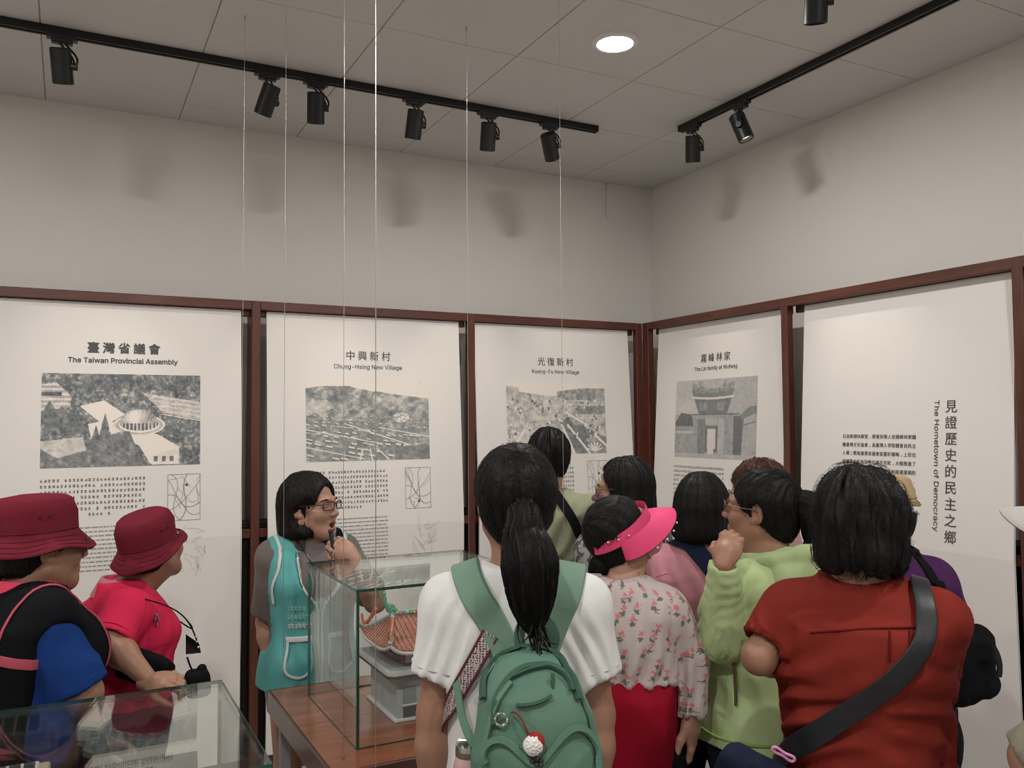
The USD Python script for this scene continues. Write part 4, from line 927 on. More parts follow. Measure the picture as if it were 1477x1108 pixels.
    def eyes(s, shut=.3, iris=(0, 0)):
        for q in (-1, 1):
            e = trimesh.creation.icosphere(2, .0112).apply_translation((q * .032, .0745, .003)); xf(e, s.HR * s.hs, s.H); ep = s.add('eye', e, MAT['eye_white'])
            d = nrm([q * .05 + iris[0], 1, iris[1]]); c = A([q * .032, .0745, .003]) + d * .0062; ir = trimesh.creation.icosphere(2, .0062); ir.vertices = A(ir.vertices) @ np.diag([1, .9, 1]); ir.apply_translation(c); xf(ir, s.HR * s.hs, s.H); s.add('iris', ir, MAT['iris_dark'], parent=ep)
            for z, r_ in ((.0085, .0125), (-.0045, .0122)):      # lids
                pass
            t = np.linspace(-1, 1, 9); br = tube(np.stack([q * .033 + .019 * t, .0865 - .010 * (t * q > 0) * t * t * 1.2, .0215 + .004 * (1 - t * t)], -1), .0024 * (1.1 - .6 * np.abs(t)), 6); xf(br, s.HR * s.hs, s.H); s.add('eyebrow', br, MAT['hair_dark'])
            lash = tube(np.stack([q * .032 + .0155 * t, .0850 - .005 * t * t, .0075 + .0015 * (1 - t * t)], -1), .0012, 6); xf(lash, s.HR * s.hs, s.H); s.add('eyelash', lash, MAT['hair_black'])
    def hair(s, S, material, name='hair', h=.0045, groove_fn=None, n=500, length=.09, width=.0007, flow=None, seed=1, lift=.0012, tail=0., label=None):
        m = relax(S.mesh(h), 2); c0 = m.copy()
        if groove_fn: displace(m, groove_fn)
        xf(m, s.HR * s.hs, s.H); hm = s.add(name, m, MAT[material], label)
        if n:
            fl = flow or (lambda p: np.stack([p[:, 0] * 1.5, (p[:, 1] + .02) * 1.5 - .04, -np.abs(p[:, 2]) * .0 - .10 * np.ones(len(p))], -1)); P = strands(S, n, length, seed, fl, lift, src=c0, tail=tail)
            P = (P * s.hs) @ s.HR.T + s.H; curves(name + '_strands', P, width, MAT[material], s.T)
        return hm
    def garment_rows(s, ease=.012, hem=None, flare=0., top=.852):
        r = []
        for z, a, b, x, y in s.rows:
            if z > top * s.S + .001: continue
            r.append((z, a + ease, b + ease, x, y))
        if hem is not None:
            lo = [q for q in r if q[0] > hem + .01]; z0 = lo[0]; r = [(hem, z0[1] + flare, z0[2] + flare * .8, z0[3], z0[4])] + lo
        return r
    def top(s, name, material, hem, sleeve=.55, ease=.014, sl_r=(.055, .060), flare=.0, neck=.064, neck_drop=.0, fold=None, h=.007, long_sleeves=None, label=None, uvs=None, n=2.4, sides=(-1, 1), shk=.05, neck_y=.0, cuff=.034, extra=None):
        """a shirt: body, sleeves to a share of the upper arm, or long sleeves to the wrist"""
        S = Shape().col(s.garment_rows(ease, hem, flare), k=.03, n=n); s.sleeve_ends = []
        for q in sides:
            sh, e, w = getattr(s, 'arm_r' if q > 0 else 'arm_l'); inn = sh * [.35, 1, 1] + A([s.side * .55, .0, .022 * s.w]); S.cap(inn, sh + [0, 0, .0], .046, sl_r[0] * .94, k=shk)
            if long_sleeves and q in long_sleeves:
                g = s.w ** .6; S.cap(sh, e, sl_r[0], sl_r[1], k=.03).cap(e, e + (w - e) * .93, sl_r[1], cuff, k=.02, flat=True); d = nrm(w - e); end = e + (w - e) * .93; S.cap(end - d * .004, end + d * .06, cuff - .014, op='s', k=.003)
            else:
                end = sh + (e - sh) * sleeve; S.cap(sh, end, sl_r[0], sl_r[1], k=.035, flat=True); d = nrm(e - sh); S.cap(end - d * .004, end + d * .06, sl_r[1] - .015, op='s', k=.004); s.sleeve_ends.append((end, d, sl_r[1]))
        nb = s.neck_base; S.cap(nb + [0, .026 + neck_y, .036 - neck_drop], nb + A([0, .05, .16]), neck * .92, neck * 1.2, op='s', k=.010)
        if extra: extra(S)
        m = relax(S.mesh(h), 2)
        if fold: displace(m, fold)
        s.cloth = S
        uv = None
        if uvs: v = A(m.vertices); uv = uvs(v)
        s.add(name, m, material, label, uv=uv); return S
    def trousers(s, material, top_z, name='trousers', ease=.014, h=.012, leg=.085):
        S = Shape().col([(z, a + ease * .8, b + ease * .8, x, y) for z, a, b, x, y in s.rows if z < top_z + .05] , k=.04).cut((0, 0, top_z), (0, 0, 1))
        for q in (-1, 1):
            k, an = s.hip[q] * [1, 0, 0] + [0, .005, .275 * s.S], s.hip[q] * [1.05, 0, 0] + [0, -.02, .05 * s.S]; S.cap(s.hip[q], k, leg * s.w, .066, k=.05).cap(k, an, .066, .058, k=.03, flat=True)
        m = S.mesh(h); displace(m, folds(.006, (6, 6, 5), 3)); s.add(name, m, material); s.tr = S
        for q in (-1, 1):
            an = s.hip[q] * [1.05, 0, 0] + [0, -.02, 0]; sh = Shape().cap(an + [0, -.03, .035], an + [0, .13, .03], .036, .034, k=.02).cap(an + [0, -.02, .05], an + [0, .03, .075], .036, .036, k=.03).cut((0, 0, .0), (0, 0, -1)); s.add('shoe', sh.mesh(.008), mat('shoe_dark', (.02, .02, .022), .5))
    def glasses(s, material, w=.062, rect=True, hgt=.017, tint='lens_clear'):
        rims = []; lens = []
        for q in (-1, 1):
            t = np.linspace(0, 2 * PI, 28, endpoint=False); c, sn = np.cos(t), np.sin(t); e = .5; x = q * .033 + .0255 * np.sign(c) * np.abs(c) ** e; z = .003 + hgt * np.sign(sn) * np.abs(sn) ** e; y = .1015 - .9 * (np.abs(x) - .008) ** 2 * 6
            p = np.stack([x, y, z], -1); rims.append(tube(p, .0018, 6, closed=True)); v = np.vstack([[p.mean(0)], p]); lens.append(trimesh.Trimesh(np.vstack([v, v + [0, -.0012, 0]]), [[0, 1 + i, 1 + (i + 1) % 28] for i in range(28)] + [[29, 30 + (i + 1) % 28, 30 + i] for i in range(28)], process=False))
        rims.append(tube(spline([(-.009, .1005, .006), (0, .1035, .009), (.009, .1005, .006)], 8), .0016, 6)); arms = []
        for q in (-1, 1): arms.append(tube(spline([(q * .058, .0895, .009), (q * .069, .075, .009), (q * .080, .02, .007), (q * .081, -.012, .004), (q * .079, -.03, -.014)], 16), .0019, 6))
        m = cat(*rims); xf(m, s.HR * s.hs, s.H); gp = s.add('glasses', m, material)
        for q in arms: xf(q, s.HR * s.hs, s.H); s.add('temple_arm', q, material, parent=gp)
        m = cat(*lens); xf(m, s.HR * s.hs, s.H); s.add('lens', m, MAT.get('lens_clear') or pane('lens_clear', (.97, .97, .97)), smooth=False, parent=gp)
# ---------------------------------------------------------------- hair styles, in the head's frame
def hair_base(side=.082, back=.102, topz=.086, face_y=.112, face_w=.072, face_z=-.035, face_h=.108, bangs=0.):
    S = Shape().ell((0, -.020, .036), (side, back, topz)); S._face = ((0, face_y - bangs, face_z), (face_w, .080, face_h)); return S
def face_off(S, k=.02):
    c, r = S._face; S.ell(c, r, op='s', k=k); return S
def bob(bottom=-.105, wide=.094, back=.092, cy=-.032, flip=.0, **k):
    S = hair_base(**k); S.col([(.105, .030, .040, 0, -.02), (.085, .052, .066, 0, -.02), (.05, .077, .090, 0, -.022), (.0, wide * .95, back, 0, cy), (-.05, wide, back, 0, cy), (bottom + .025, wide * (1 + flip), back * .96, 0, cy), (bottom, wide * .82, back * .78, 0, cy - .004)], k=.03, n=2.1); return face_off(S)
def crop(nape=-.07, **k):
    S = hair_base(**k); S.col([(.105, .030, .040, 0, -.02), (.08, .055, .068, 0, -.02), (.04, .076, .090, 0, -.022), (-.01, .079, .082, 0, -.034), (-.05, .068, .066, 0, -.042), (nape, .052, .045, 0, -.05)], k=.03, n=2.1)
    for q in (-1, 1): S.ell((q * .085, -.004, -.012), (.022, .022, .036), op='s', k=.012)
    return face_off(S)
def tied(**k):
    S = hair_base(**k); S.col([(.10, .030, .040, 0, -.02), (.075, .055, .068, 0, -.02), (.03, .076, .091, 0, -.023), (-.03, .074, .074, 0, -.042), (-.062, .058, .056, 0, -.052), (-.085, .040, .038, 0, -.054)], k=.03, n=2.1)
    for q in (-1, 1): S.ell((q * .088, .0, -.012), (.022, .022, .036), op='s', k=.010)
    return face_off(S)
down = lambda p: np.stack([p[:, 0] * .8, (p[:, 1] + .02) * .5 - .02, -.12 * np.ones(len(p))], -1)
def toward(t): t = A(t, float); return lambda p: t - p
def tail(s, pts, rs, material, name='ponytail', n=350, seed=5, h=.0045, width=.0008, tip=.03, label=None, gamp=.004, locks=0, wisps=0):
    """a hank of hair along points in the head's frame, its grooves running along it, with loose ends"""
    P = spline(pts, 14); from_ = np.interp(np.linspace(0, 1, 14), np.linspace(0, 1, len(rs)), rs); S = Shape().chain(list(P), list(from_), k=.015); m = relax(S.mesh(h), 2); c0 = m.copy()
    from scipy.spatial import cKDTree
    kd = cKDTree(P); tg = np.gradient(P, axis=0); tg /= np.linalg.norm(tg, axis=1, keepdims=True)
    def gr(v, n_):
        i = kd.query(v)[1]; d = v - P[i]; t = tg[i]; a = np.cross(t, [0, 0, 1.] if abs(tg[:, 2]).mean() < .7 else [0, 1., 0]); a /= np.maximum(np.linalg.norm(a, axis=1, keepdims=True), 1e-6); b = np.cross(t, a); az = np.arctan2((d * b).sum(1), (d * a).sum(1))
        return gamp * (meshkit.noise(np.stack([az * 5, i * .25, 0 * az], -1), seed) - .5) + gamp * .8 * (meshkit.noise(np.stack([az * 13, i * .2, 0 * az], -1), seed + 1) - .5)
    displace(m, gr); rg = np.random.default_rng(seed + 40); lk = []
    for k in range(locks):
        a = rg.uniform(0, 2 * PI); i0 = rg.integers(3, 8); ln = rg.uniform(.75, 1.18); idx = np.linspace(i0, 13, 10); base = np.stack([np.interp(idx, np.arange(14), P[:, q]) for q in range(3)], -1); rr = np.interp(idx, np.arange(14), from_); t0 = np.gradient(base, axis=0); t0 /= np.linalg.norm(t0, axis=1, keepdims=True); x = np.cross(t0, [0, 1., .2]); x /= np.linalg.norm(x, axis=1, keepdims=True); y = np.cross(t0, x)
        c = base + (x * math.cos(a) + y * math.sin(a)) * (rr * .84 - .004)[:, None]; c = c + (c - c[:1]) * (ln - 1); r_ = .017 * (rs[2] / .046) * np.array([.3, .7, .95, 1, 1, .9, .75, .55, .32, .08]) * rg.uniform(.6, 1.15); lk.append(tube(spline(c, 16), np.interp(np.linspace(0, 9, 16), np.arange(10), r_), 10))
    for k in range(wisps):
        d = nrm(tg[-1] + rg.normal(0, .22, 3)); o = P[-1 - rg.integers(0, 3)] + rg.normal(0, .5, 3) * from_[-2] * .6; L_ = rg.uniform(.03, .075) * (rs[2] / .042); lk.append(tube(spline([o - d * .03, o, o + d * L_ * .6 + rg.normal(0, .004, 3), o + d * L_ + rg.normal(0, .006, 3)], 10), np.linspace(.0055, .0008, 10), 6))
    if lk: m = cat(m, *lk)
    xf(m, s.HR * s.hs, s.H); s.add(name, m, MAT[material], label)
    if n:
        fl = lambda p: tg[kd.query(p)[1]]; Q = strands(S, n, .11, seed, fl, .0012, src=c0, jitter=.25, tail=.5, steps=8); Q = (Q * s.hs) @ s.HR.T + s.H; curves(name + '_strands', Q, width, MAT[material], s.T)
def bucket_hat(s, col, tilt=(0, 0), r=.098, brim=.050, drop=.040, lift_front=.0, zoff=.035, name='bucket_hat', ctop=.118, seam=(.13, .012, .026)):
    """cotton bucket hat with a stitched crown and a floppy brim, sitting on the head"""
    n = 72; t = np.linspace(0, 2 * PI, n, endpoint=False); rr = lambda k: 1 + .012 * np.sin(5 * t + k) + .008 * np.sin(9 * t + 2 * k); prof = [(0.001, ctop), (.042, ctop), (.068, ctop - .004), (.081, ctop - .014), (.091, ctop - .045), (r, zoff), (r + .001, zoff - .004)]
    V = []
    def ring(q, z, wave=0., k=0.): V.append(np.stack([q * .92 * np.cos(t) * rr(k), q * 1.13 * np.sin(t) * rr(k) - .018, z + wave * (np.sin(t) * lift_front * 20 + .10 * np.sin(3 * t + 1) + .08 * np.sin(5 * t))], -1))
    for q, z in prof: ring(q, z, 0, z * 30)
    for u in np.linspace(.2, 1, 6): ring(r + brim * u, zoff - .004 - drop * u, .05 * u, 1.)
    for u in np.linspace(1, .1, 4): ring(r + brim * u - .002, zoff - .0075 - drop * u, .05 * u, 1.)
    ring(r - .006, zoff + .005, 0); V = np.vstack(V); m_ = len(V) // n; Fc = []
    for i in range(m_ - 1):
        for j in range(n): a, b = i * n + j, i * n + (j + 1) % n; Fc += [[a, a + n, b + n], [a, b + n, b]]
    m = trimesh.Trimesh(V, Fc, process=False); displace(m, lambda v, q: .0022 * (meshkit.fbm(v * 28, 3, 4) - .5) * 2)
    R = rot([1, 0, 0], math.radians(tilt[0])) @ rot([0, 1, 0], math.radians(tilt[1])); T = lambda M: xf(xf(M, R, (0, 0, 0)), s.HR * s.hs, s.H)
    hp_ = s.add(name, T(m), col); st = []
    for u in (.25, .5, .75, .97): st.append(tube(np.stack([(r + brim * u) * .92 * np.cos(t), (r + brim * u) * 1.13 * np.sin(t) - .018, zoff - .0025 - drop * u + .05 * u * (np.sin(t) * lift_front * 20 + .10 * np.sin(3 * t + 1) + .08 * np.sin(5 * t))], -1), .0009, 4, closed=True))
    st.append(tube(np.stack([(r + .0005) * .92 * np.cos(t), (r + .0005) * 1.13 * np.sin(t) - .018, np.full(n, zoff + .004)], -1), .0014, 5, closed=True)); s.add('hat_seams', T(cat(*st)), mat('hat_seam_' + name, tuple(A(seam)), .9), parent=hp_)
    ey = []
    for q in (-1, 1):
        for a in (-.12, .12): p = A([q * .086 * math.cos(a), .1 * math.sin(a) - .018, ctop - .05]); ey.append(tube(p + .004 * np.stack([0 * t[::6], np.cos(t[::6]), np.sin(t[::6])], -1), .0011, 5, closed=True))
    s.add('hat_eyelets', T(cat(*ey)), mat('eyelet_' + name, tuple(A(seam) * .6), .4), parent=hp_)
def face_mask(s, col, loops):
    S = Shape().add(s.hshape); P = []; nx, nz = 19, 15
    for j in range(nz):
        for i in range(nx):
            u, v = i / (nx - 1) * 2 - 1, j / (nz - 1); P.append((u * .064, .13 - .06 * u * u, -.012 - .088 * v))
    P = A(P); d = A([0, -1., 0]); o = P.copy()
    for _ in range(40): o[:, 1] -= np.clip(S(o) - .004, -.004, .02) * .7
    o[:, 1] = np.maximum(o[:, 1], .02); o[:, 1] += .010 * np.exp(-(o[:, 0] / .03) ** 2) * np.sin(np.clip((-.012 - o[:, 2]) / .088, 0, 1) * PI); i = (np.arange(nz - 1)[:, None] * nx + np.arange(nx - 1)).ravel(); f = np.vstack([np.stack([i, i + nx, i + nx + 1], -1), np.stack([i, i + nx + 1, i + 1], -1)]); n = len(o)
    rim = [j for j in range(nx)] + [j * nx + nx - 1 for j in range(1, nz)] + [(nz - 1) * nx + j for j in range(nx - 2, -1, -1)] + [j * nx for j in range(nz - 2, 0, -1)]; sd = []
    for a, b in zip(rim, rim[1:] + rim[:1]): sd += [[a, b, b + n], [a, b + n, a + n]]
    m = trimesh.Trimesh(np.vstack([o, o - [0, .002, 0]]), np.vstack([f, f[:, ::-1] + n, sd]), process=False); m.fix_normals(); s.add('face_mask', xf(m, s.HR * s.hs, s.H), col); L = []
    for q in (-1, 1):
        for z in (-.018, -.090): L.append(tube(spline([o[(2 if z > -.05 else nz - 3) * nx + (nx - 1 if q > 0 else 0)], (q * .074, .018, z * .6 - .01), (q * .082, -.030, -.008 if z > -.05 else -.020)], 10), .0016, 5))
    s.add('mask_loops', xf(cat(*L), s.HR * s.hs, s.H), loops)
def collar(s, material, r=.066, hgt=.038, open_=.5, name='collar', dz=.0, spread=.035):
    """a folded polo collar round the neck, open at the front"""
    nb = s.neck_base; t = np.linspace(PI / 2 + open_, PI / 2 + 2 * PI - open_, 40); V = []; w = np.clip(1 - np.abs(t - 1.5 * PI) / (PI - open_), 0, 1)
    for q, z in ((r - .008, .012), (r - .002, .026), (r + .004, .028), (r + .012, .016), (r + .022 + spread * .3, -.012), (r + .020 + spread * .3, -.015), (r + .004, .006)): V.append(np.stack([nb[0] + q * 1.05 * np.cos(t), nb[1] + .010 + q * np.sin(t), nb[2] + dz + z + .016 * w - (hgt - .03) * (z < 0)], -1))
    V = np.vstack(V); n = len(t); Fc = []
    for i in range(7):
        for j in range(n - 1): a, b, c, d = i * n + j, i * n + j + 1, ((i + 1) % 7) * n + j, ((i + 1) % 7) * n + j + 1; Fc += [[a, d, b], [a, c, d]]
    for e in (0, n - 1): Fc += [[e, (k + 1) * n + e, k * n + e] if e else [e, k * n + e, (k + 1) * n + e] for k in range(1, 6)]
    m = trimesh.Trimesh(V, Fc, process=False); m.fix_normals(); s.add(name, m, material)
def hem_bands(s, material, w=.008, name='sleeve_hem'):
    for end, d, r in s.sleeve_ends:
        M, _ = frame_to(end - d * .020, end - d * .020 + d); t = np.linspace(0, 2 * PI, 28, endpoint=False); P = s.cloth.snap(A([(M @ [r * np.cos(a), r * np.sin(a), 0, 1])[:3] for a in t]), .0005, 4); s.add(name, tube(P, .0014, 6, closed=True), material)
def neck_ring(s, material, r=.066, z=.03, th=.0045, name='neckband'):
    t = np.linspace(0, 2 * PI, 40, endpoint=False); P = s.cloth.snap(s.neck_base + np.stack([r * 1.04 * np.cos(t), .014 + r * np.sin(t), np.full(40, z)], -1), .0, 10); P = (np.roll(P, 1, 0) + P + np.roll(P, -1, 0)) / 3; s.add(name, tube(P, th, 8, closed=True), material)
def held(name, label, category, meshes, s, group=None):
    """a thing carried by a person, given as (part name, mesh in the person's frame, material, label): a top-level object at its own base"""
    ms = []
    for nm, m, ml, lb in meshes: m = to_tm(m).copy(); m.vertices = A(m.vertices) @ s.M.T + s.base; ms.append(m)
    b = based(ms); t = thing(name, label, category, b, 0, group)
    for (nm, _, ml, lb), m in zip(meshes, ms): obj(nm, m, ml, t, label=lb, smooth=35)
    return t

# ================================================================ the people
WHITE = cloth('cotton_white', (.74, .75, .74), bump=.2); PINK = cloth('polo_pink', (.64, .026, .085)); MAROON = cloth('hat_maroon', (.17, .018, .032), bump=.35); BLK = cloth('cloth_black', (.008, .008, .010)); NAVY = cloth('cloth_navy', (.012, .017, .038))
AQUA = cloth('vest_aqua', (.115, .41, .40), .7, bump=.15); GREY = cloth('polo_grey', (.165, .145, .135)); GREYD = cloth('polo_dark', (.055, .045, .045)); PIPING = cloth('piping_white', (.62, .66, .64)); SAGE = cloth('shirt_sage', (.29, .305, .20)); LIME = cloth('hoodie_lime', (.42, .53, .265), bump=.2); RED = cloth('shirt_red', (.205, .025, .018), bump=.2)
ROSE = cloth('shirt_rose', (.52, .23, .27)); PURPLE = cloth('shirt_purple', (.07, .022, .088)); BLUE = cloth('sleeve_blue', (.012, .045, .20)); TRK = cloth('trousers_black', (.008, .008, .011)); BAGG = cloth('bag_green', (.105, .205, .150), .7, bump=.2, var=.06); BAGD = cloth('bag_green_dark', (.050, .105, .078), .6)
SKIRT = cloth('wrap_red', (.25, .005, .018), .85)

# ---- woman with the long ponytail and the green backpack, nearest the camera
p = Person('person seen from behind in a white T-shirt with a long black ponytail and backpack', (743, 722, 1.86), 2, look=-6, nod=-2, top=.118, skin='skin_tan', hs=1.0)
p.build_frame(w=.98, shw=.142); pony = p
p.head()
p.arm(-1, p.L(630, 1030, 1.84), p.L(622, 1185, 1.80), hand=((.3, .35, .4, .45), (0, .25, -1), (-1, 0, 0), (.4, .3)), r=(.046, .041, .035, .024))
p.arm(1, p.L(858, 1030, 1.84), p.L(858, 1185, 1.80), hand=((.3, .35, .4, .45), (0, .25, -1), (1, 0, 0), (.4, .3)), r=(.046, .041, .035, .024))
p.core(); p.finish_body()
p.top('t_shirt', WHITE, .80, sleeve=.62, ease=.016, sl_r=(.057, .068), flare=.02, neck=.062, fold=folds(.009, (6, 6, 3), 2, .7, [((-.15, -.08, 1.25), (.5, 0, 1), .10, .004, .035), ((.15, -.08, 1.25), (-.5, 0, 1), .10, .004, .035)]))
hem_bands(p, cloth('cotton_seam', (.58, .58, .57))); neck_ring(p, WHITE, .062); p.trousers(NAVY, .86)
S = tied(side=.086, back=.104, topz=.090); p.hair(S, 'hair_black', groove_fn=groove((0, -.09, .0), 80, .0018), n=700, length=.10, flow=toward((0, -.16, -.03)), tail=.2)
xt = p.HR.T @ (p.L(770, 905, 1.66) - p.H); xm = p.HR.T @ (p.L(762, 800, 1.655) - p.H)
tail(p, [(0, -.085, -.005), (.004, -.128, -.018), tuple(xm * .55 + A([0, -.13, -.05]) * .45), tuple(xm), tuple(xt * .55 + xm * .45), tuple(xt)], [.026, .030, .042, .050, .040, .012], 'hair_black', n=900, locks=30, gamp=.010, wisps=26)
t_ = np.linspace(0, 2 * PI, 20, endpoint=False); m = tube(np.stack([.026 * np.cos(t_), -.106 + 0 * t_, -.010 + .026 * np.sin(t_)], -1), .006, 8, closed=True); p.add('hair_tie', xf(m, p.HR * p.hs, p.H), MAT['hair_black'])
# the backpack
bx, by, bz0, bz1 = p.L(772, 1030, 1.7)[0], -.235, p.L(770, 1210, 1.7)[2], p.L(770, 935, 1.68)[2]
hz = (bz1 - bz0) / 2; cz = (bz0 + bz1) / 2
B = Shape().col([(bz0, .112, .075, bx + .010, by), (bz0 + .03, .128, .092, bx + .010, by), (cz - .02, .124, .092, bx + .006, by), (bz1 - .11, .108, .082, bx - .002, by + .004), (bz1 - .05, .088, .066, bx - .006, by + .012), (bz1 - .012, .056, .045, bx - .008, by + .022), (bz1, .03, .025, bx - .008, by + .028)], n=2.7)
F2 = Shape().col([(bz0 + .01, .095, .045, bx + .010, by - .075), (bz0 + .05, .106, .056, bx + .010, by - .078), (bz0 + .13, .100, .052, bx + .010, by - .076), (bz0 + .185, .090, .036, bx + .010, by - .070), (bz0 + .205, .075, .020, bx + .010, by - .064)], n=2.6)
fB = folds(.011, (9, 9, 6), 12, .85); mB = relax(B.mesh(.006), 2); displace(mB, fB); mF = relax(F2.mesh(.006), 2); displace(mF, fB); BF = Shape().add(B).add(F2)
def bstrip(pts, w, th=.007, off=.0035, n=40, sh=BF):
    q = spline(pts, n); q = sh.snap(q, off); g_ = sh.grad(q, .008); q = q + g_ * fB(q, g_)[:, None]; return ribbon(q, g_, w, th)
def bp(px, py, d=1.6): return p.L(px, py, d)
def bq(px, py, off): return p.hit(BF, [(px, py)], 1.3, off)[0]
parts = [('main_bag', mB, BAGG, None), ('front_pocket', mF, BAGG, None)]
for nm, ps, w in [('zip_main', [(702, 1010), (706, 972), (728, 944), (766, 938), (800, 944), (822, 972), (832, 1010)], .013), ('zip_front', [(715, 1045), (722, 1000), (745, 972), (790, 962), (812, 975)], .011), ('zip_middle', [(735, 978), (765, 968), (800, 966), (818, 985), (822, 998)], .009), ('piping_side', [(700, 1100), (708, 1050), (722, 1010), (738, 985)], .009), ('piping_side', [(858, 1108), (852, 1060), (838, 1010), (826, 975)], .009), ('pocket_edge', [(704, 1100), (710, 1070), (722, 1066), (745, 1080), (774, 1100)], .012), ('pocket_edge', [(776, 1100), (800, 1075), (830, 1050), (848, 1062), (858, 1095)], .012), ('seam', [(745, 1018), (770, 1016), (795, 1004)], .006)]:
    parts.append((nm, bstrip(p.hit(BF, ps, 1.3), w), BAGD if 'seam' in nm or 'zip' in nm else BAGG, None))
hl = [bp(757, 937, 1.70), bp(752, 905, 1.70), bp(772, 888, 1.70), bp(795, 903, 1.70), bp(792, 937, 1.70)]; hs_ = spline(hl, 24); parts.append(('carry_loop', ribbon(hs_, np.tile([0, -1., .1], (24, 1)), .022, .005), BAGG, None))
for q, pa in ((-1, [(738, 958, 1.72), (724, 925, 1.73), (702, 880, 1.75), (684, 845, 1.79), (674, 824, 1.86)]), (1, [(778, 958, 1.72), (790, 925, 1.73), (806, 880, 1.75), (818, 845, 1.79), (824, 826, 1.86)])):
    pts = [p.L(*w) for w in pa] + [A([q * .115, .10, p.shz - .06]), A([q * .125, .135, p.shz - .16]), A([q * .15, .05, p.shz - .36]), A([q * .14, -.12, bz0 + .08])]; P, N_ = lay(p.cloth, pts, .008, 70, lo=10); parts.append(('shoulder_strap', ribbon(P, N_, np.interp(np.linspace(0, 1, 70), [0, .25, .6, .75, 1], [.058, .064, .06, .03, .026]), .011), cloth('bag_strap_green', (.17, .285, .215), .75), None))
parts.append(('webbing_strap', ribbon(spline([p.L(658, 985, 1.72), p.L(664, 1020, 1.66), p.L(672, 1050, 1.62), p.L(684, 1075, 1.60)], 24), np.tile([-.3, -1, 0.], (24, 1)), .018, .003), BAGG, None))
sp = Shape().col([(bz0 + .01, .035, .06, bx + .135, by), (bz0 + .15, .042, .07, bx + .138, by)], n=2.5); parts.append(('side_pocket', displace(sp.mesh(.006), folds(.006, (10, 10, 6), 3)), BAGG, None))
sp = Shape().col([(bz0 + .01, .035, .06, bx - .120, by), (bz0 + .13, .040, .066, bx - .122, by)], n=2.5); parts.append(('side_pocket', displace(sp.mesh(.006), folds(.006, (10, 10, 6), 4)), BAGG, None))
sv = mat('silver', (.6, .6, .58), .3, metal=1.)
c = bq(723, 1038, .012); parts.append(('ring_charm', cat(tube(c + .011 * np.stack([np.cos(t_), 0 * t_, np.sin(t_)], -1), .0022, 6, closed=True), *[trimesh.creation.icosphere(1, .0028).apply_translation(c + .011 * A([math.cos(a), -.1, math.sin(a)])) for a in np.linspace(0, 6, 7)]), sv, None))
c = bq(769, 1075, .022); pm = trimesh.creation.icosphere(4, .0165).apply_translation(c); displace(pm, lambda v, n_: .004 * (meshkit.noise(v * 420, 2) - .3)); parts.append(('pompom_charm', pm, cloth('pompom_white', (.72, .69, .66), sheen=.6), 'fluffy white charm with a red back'))
pm = trimesh.creation.icosphere(3, .0175).apply_translation(c + [.003, .006, .003]); parts.append(('charm_back', pm, cloth('charm_red', (.30, .03, .03)), None)); parts.append(('charm_cord', tube(spline([c + [-.006, .004, .012], c + [-.012, .0, .028], c + [-.022, .006, .045], bq(738, 1028, .010)], 16), .0022, 6), cloth('charm_cord', (.16, .05, .035)), None))
c = bq(774, 1098, .014); parts.append(('cord_lock', cat(*[trimesh.creation.icosphere(1, .005).apply_translation(c + A([x * .008, 0, z * .007])) for x, z in ((-1, 0), (0, .6), (1, .2), (0, -.8), (.9, -.9))]), mat('cord_lock_black', (.03, .035, .03), .3), None))
c = bq(797, 972, .012); parts.append(('zip_pull', tube(spline([c, c + [.0, -.004, -.025], c + [-.003, -.003, -.055]], 10), .0032, 6), BAGD, None))
held('backpack', 'sage green backpack on the back of the person with the long ponytail', 'backpack', parts, p)
# water bottle in the near side pocket
c = p.L(677, 1082, 1.63); R_ = .026; prof = lambda z0, z1, r0: lathe([(0, z0), (r0, z0), (r0, z1), (0, z1)], 32).apply_translation(c)
pw = [];
for k in range(12): a = k * PI / 6; pw.append(trimesh.convex.convex_hull(A([(0, 0, .0), (R_ * math.cos(a), R_ * math.sin(a), .0), (R_ * math.cos(a + .26), R_ * math.sin(a + .26), 0), (0, 0, .006), (R_ * .9 * math.cos(a), R_ * .9 * math.sin(a), .005)]) ).apply_translation(c + [0, 0, .012]))
held('water_bottle', 'pink water bottle with a silver faceted cap in the green backpack', 'bottle', [('bottle_body', lathe([(0, -.19), (.029, -.19), (.031, -.18), (.031, -.03), (.027, -.012), (.023, -.006), (0, -.006)], 36).apply_translation(c), mat('bottle_pink', (.56, .36, .36), .3), None), ('cap_ring', prof(-.008, .002, .027), mat('cap_dark', (.14, .10, .08), .3), None), ('cap', lathe([(0, 0), (.026, 0), (.027, .004), (.026, .012), (0, .013)], 24).apply_translation(c), sv, None), ('cap_facet', cat(*pw), sv, 'silver faceted cap top')], p)
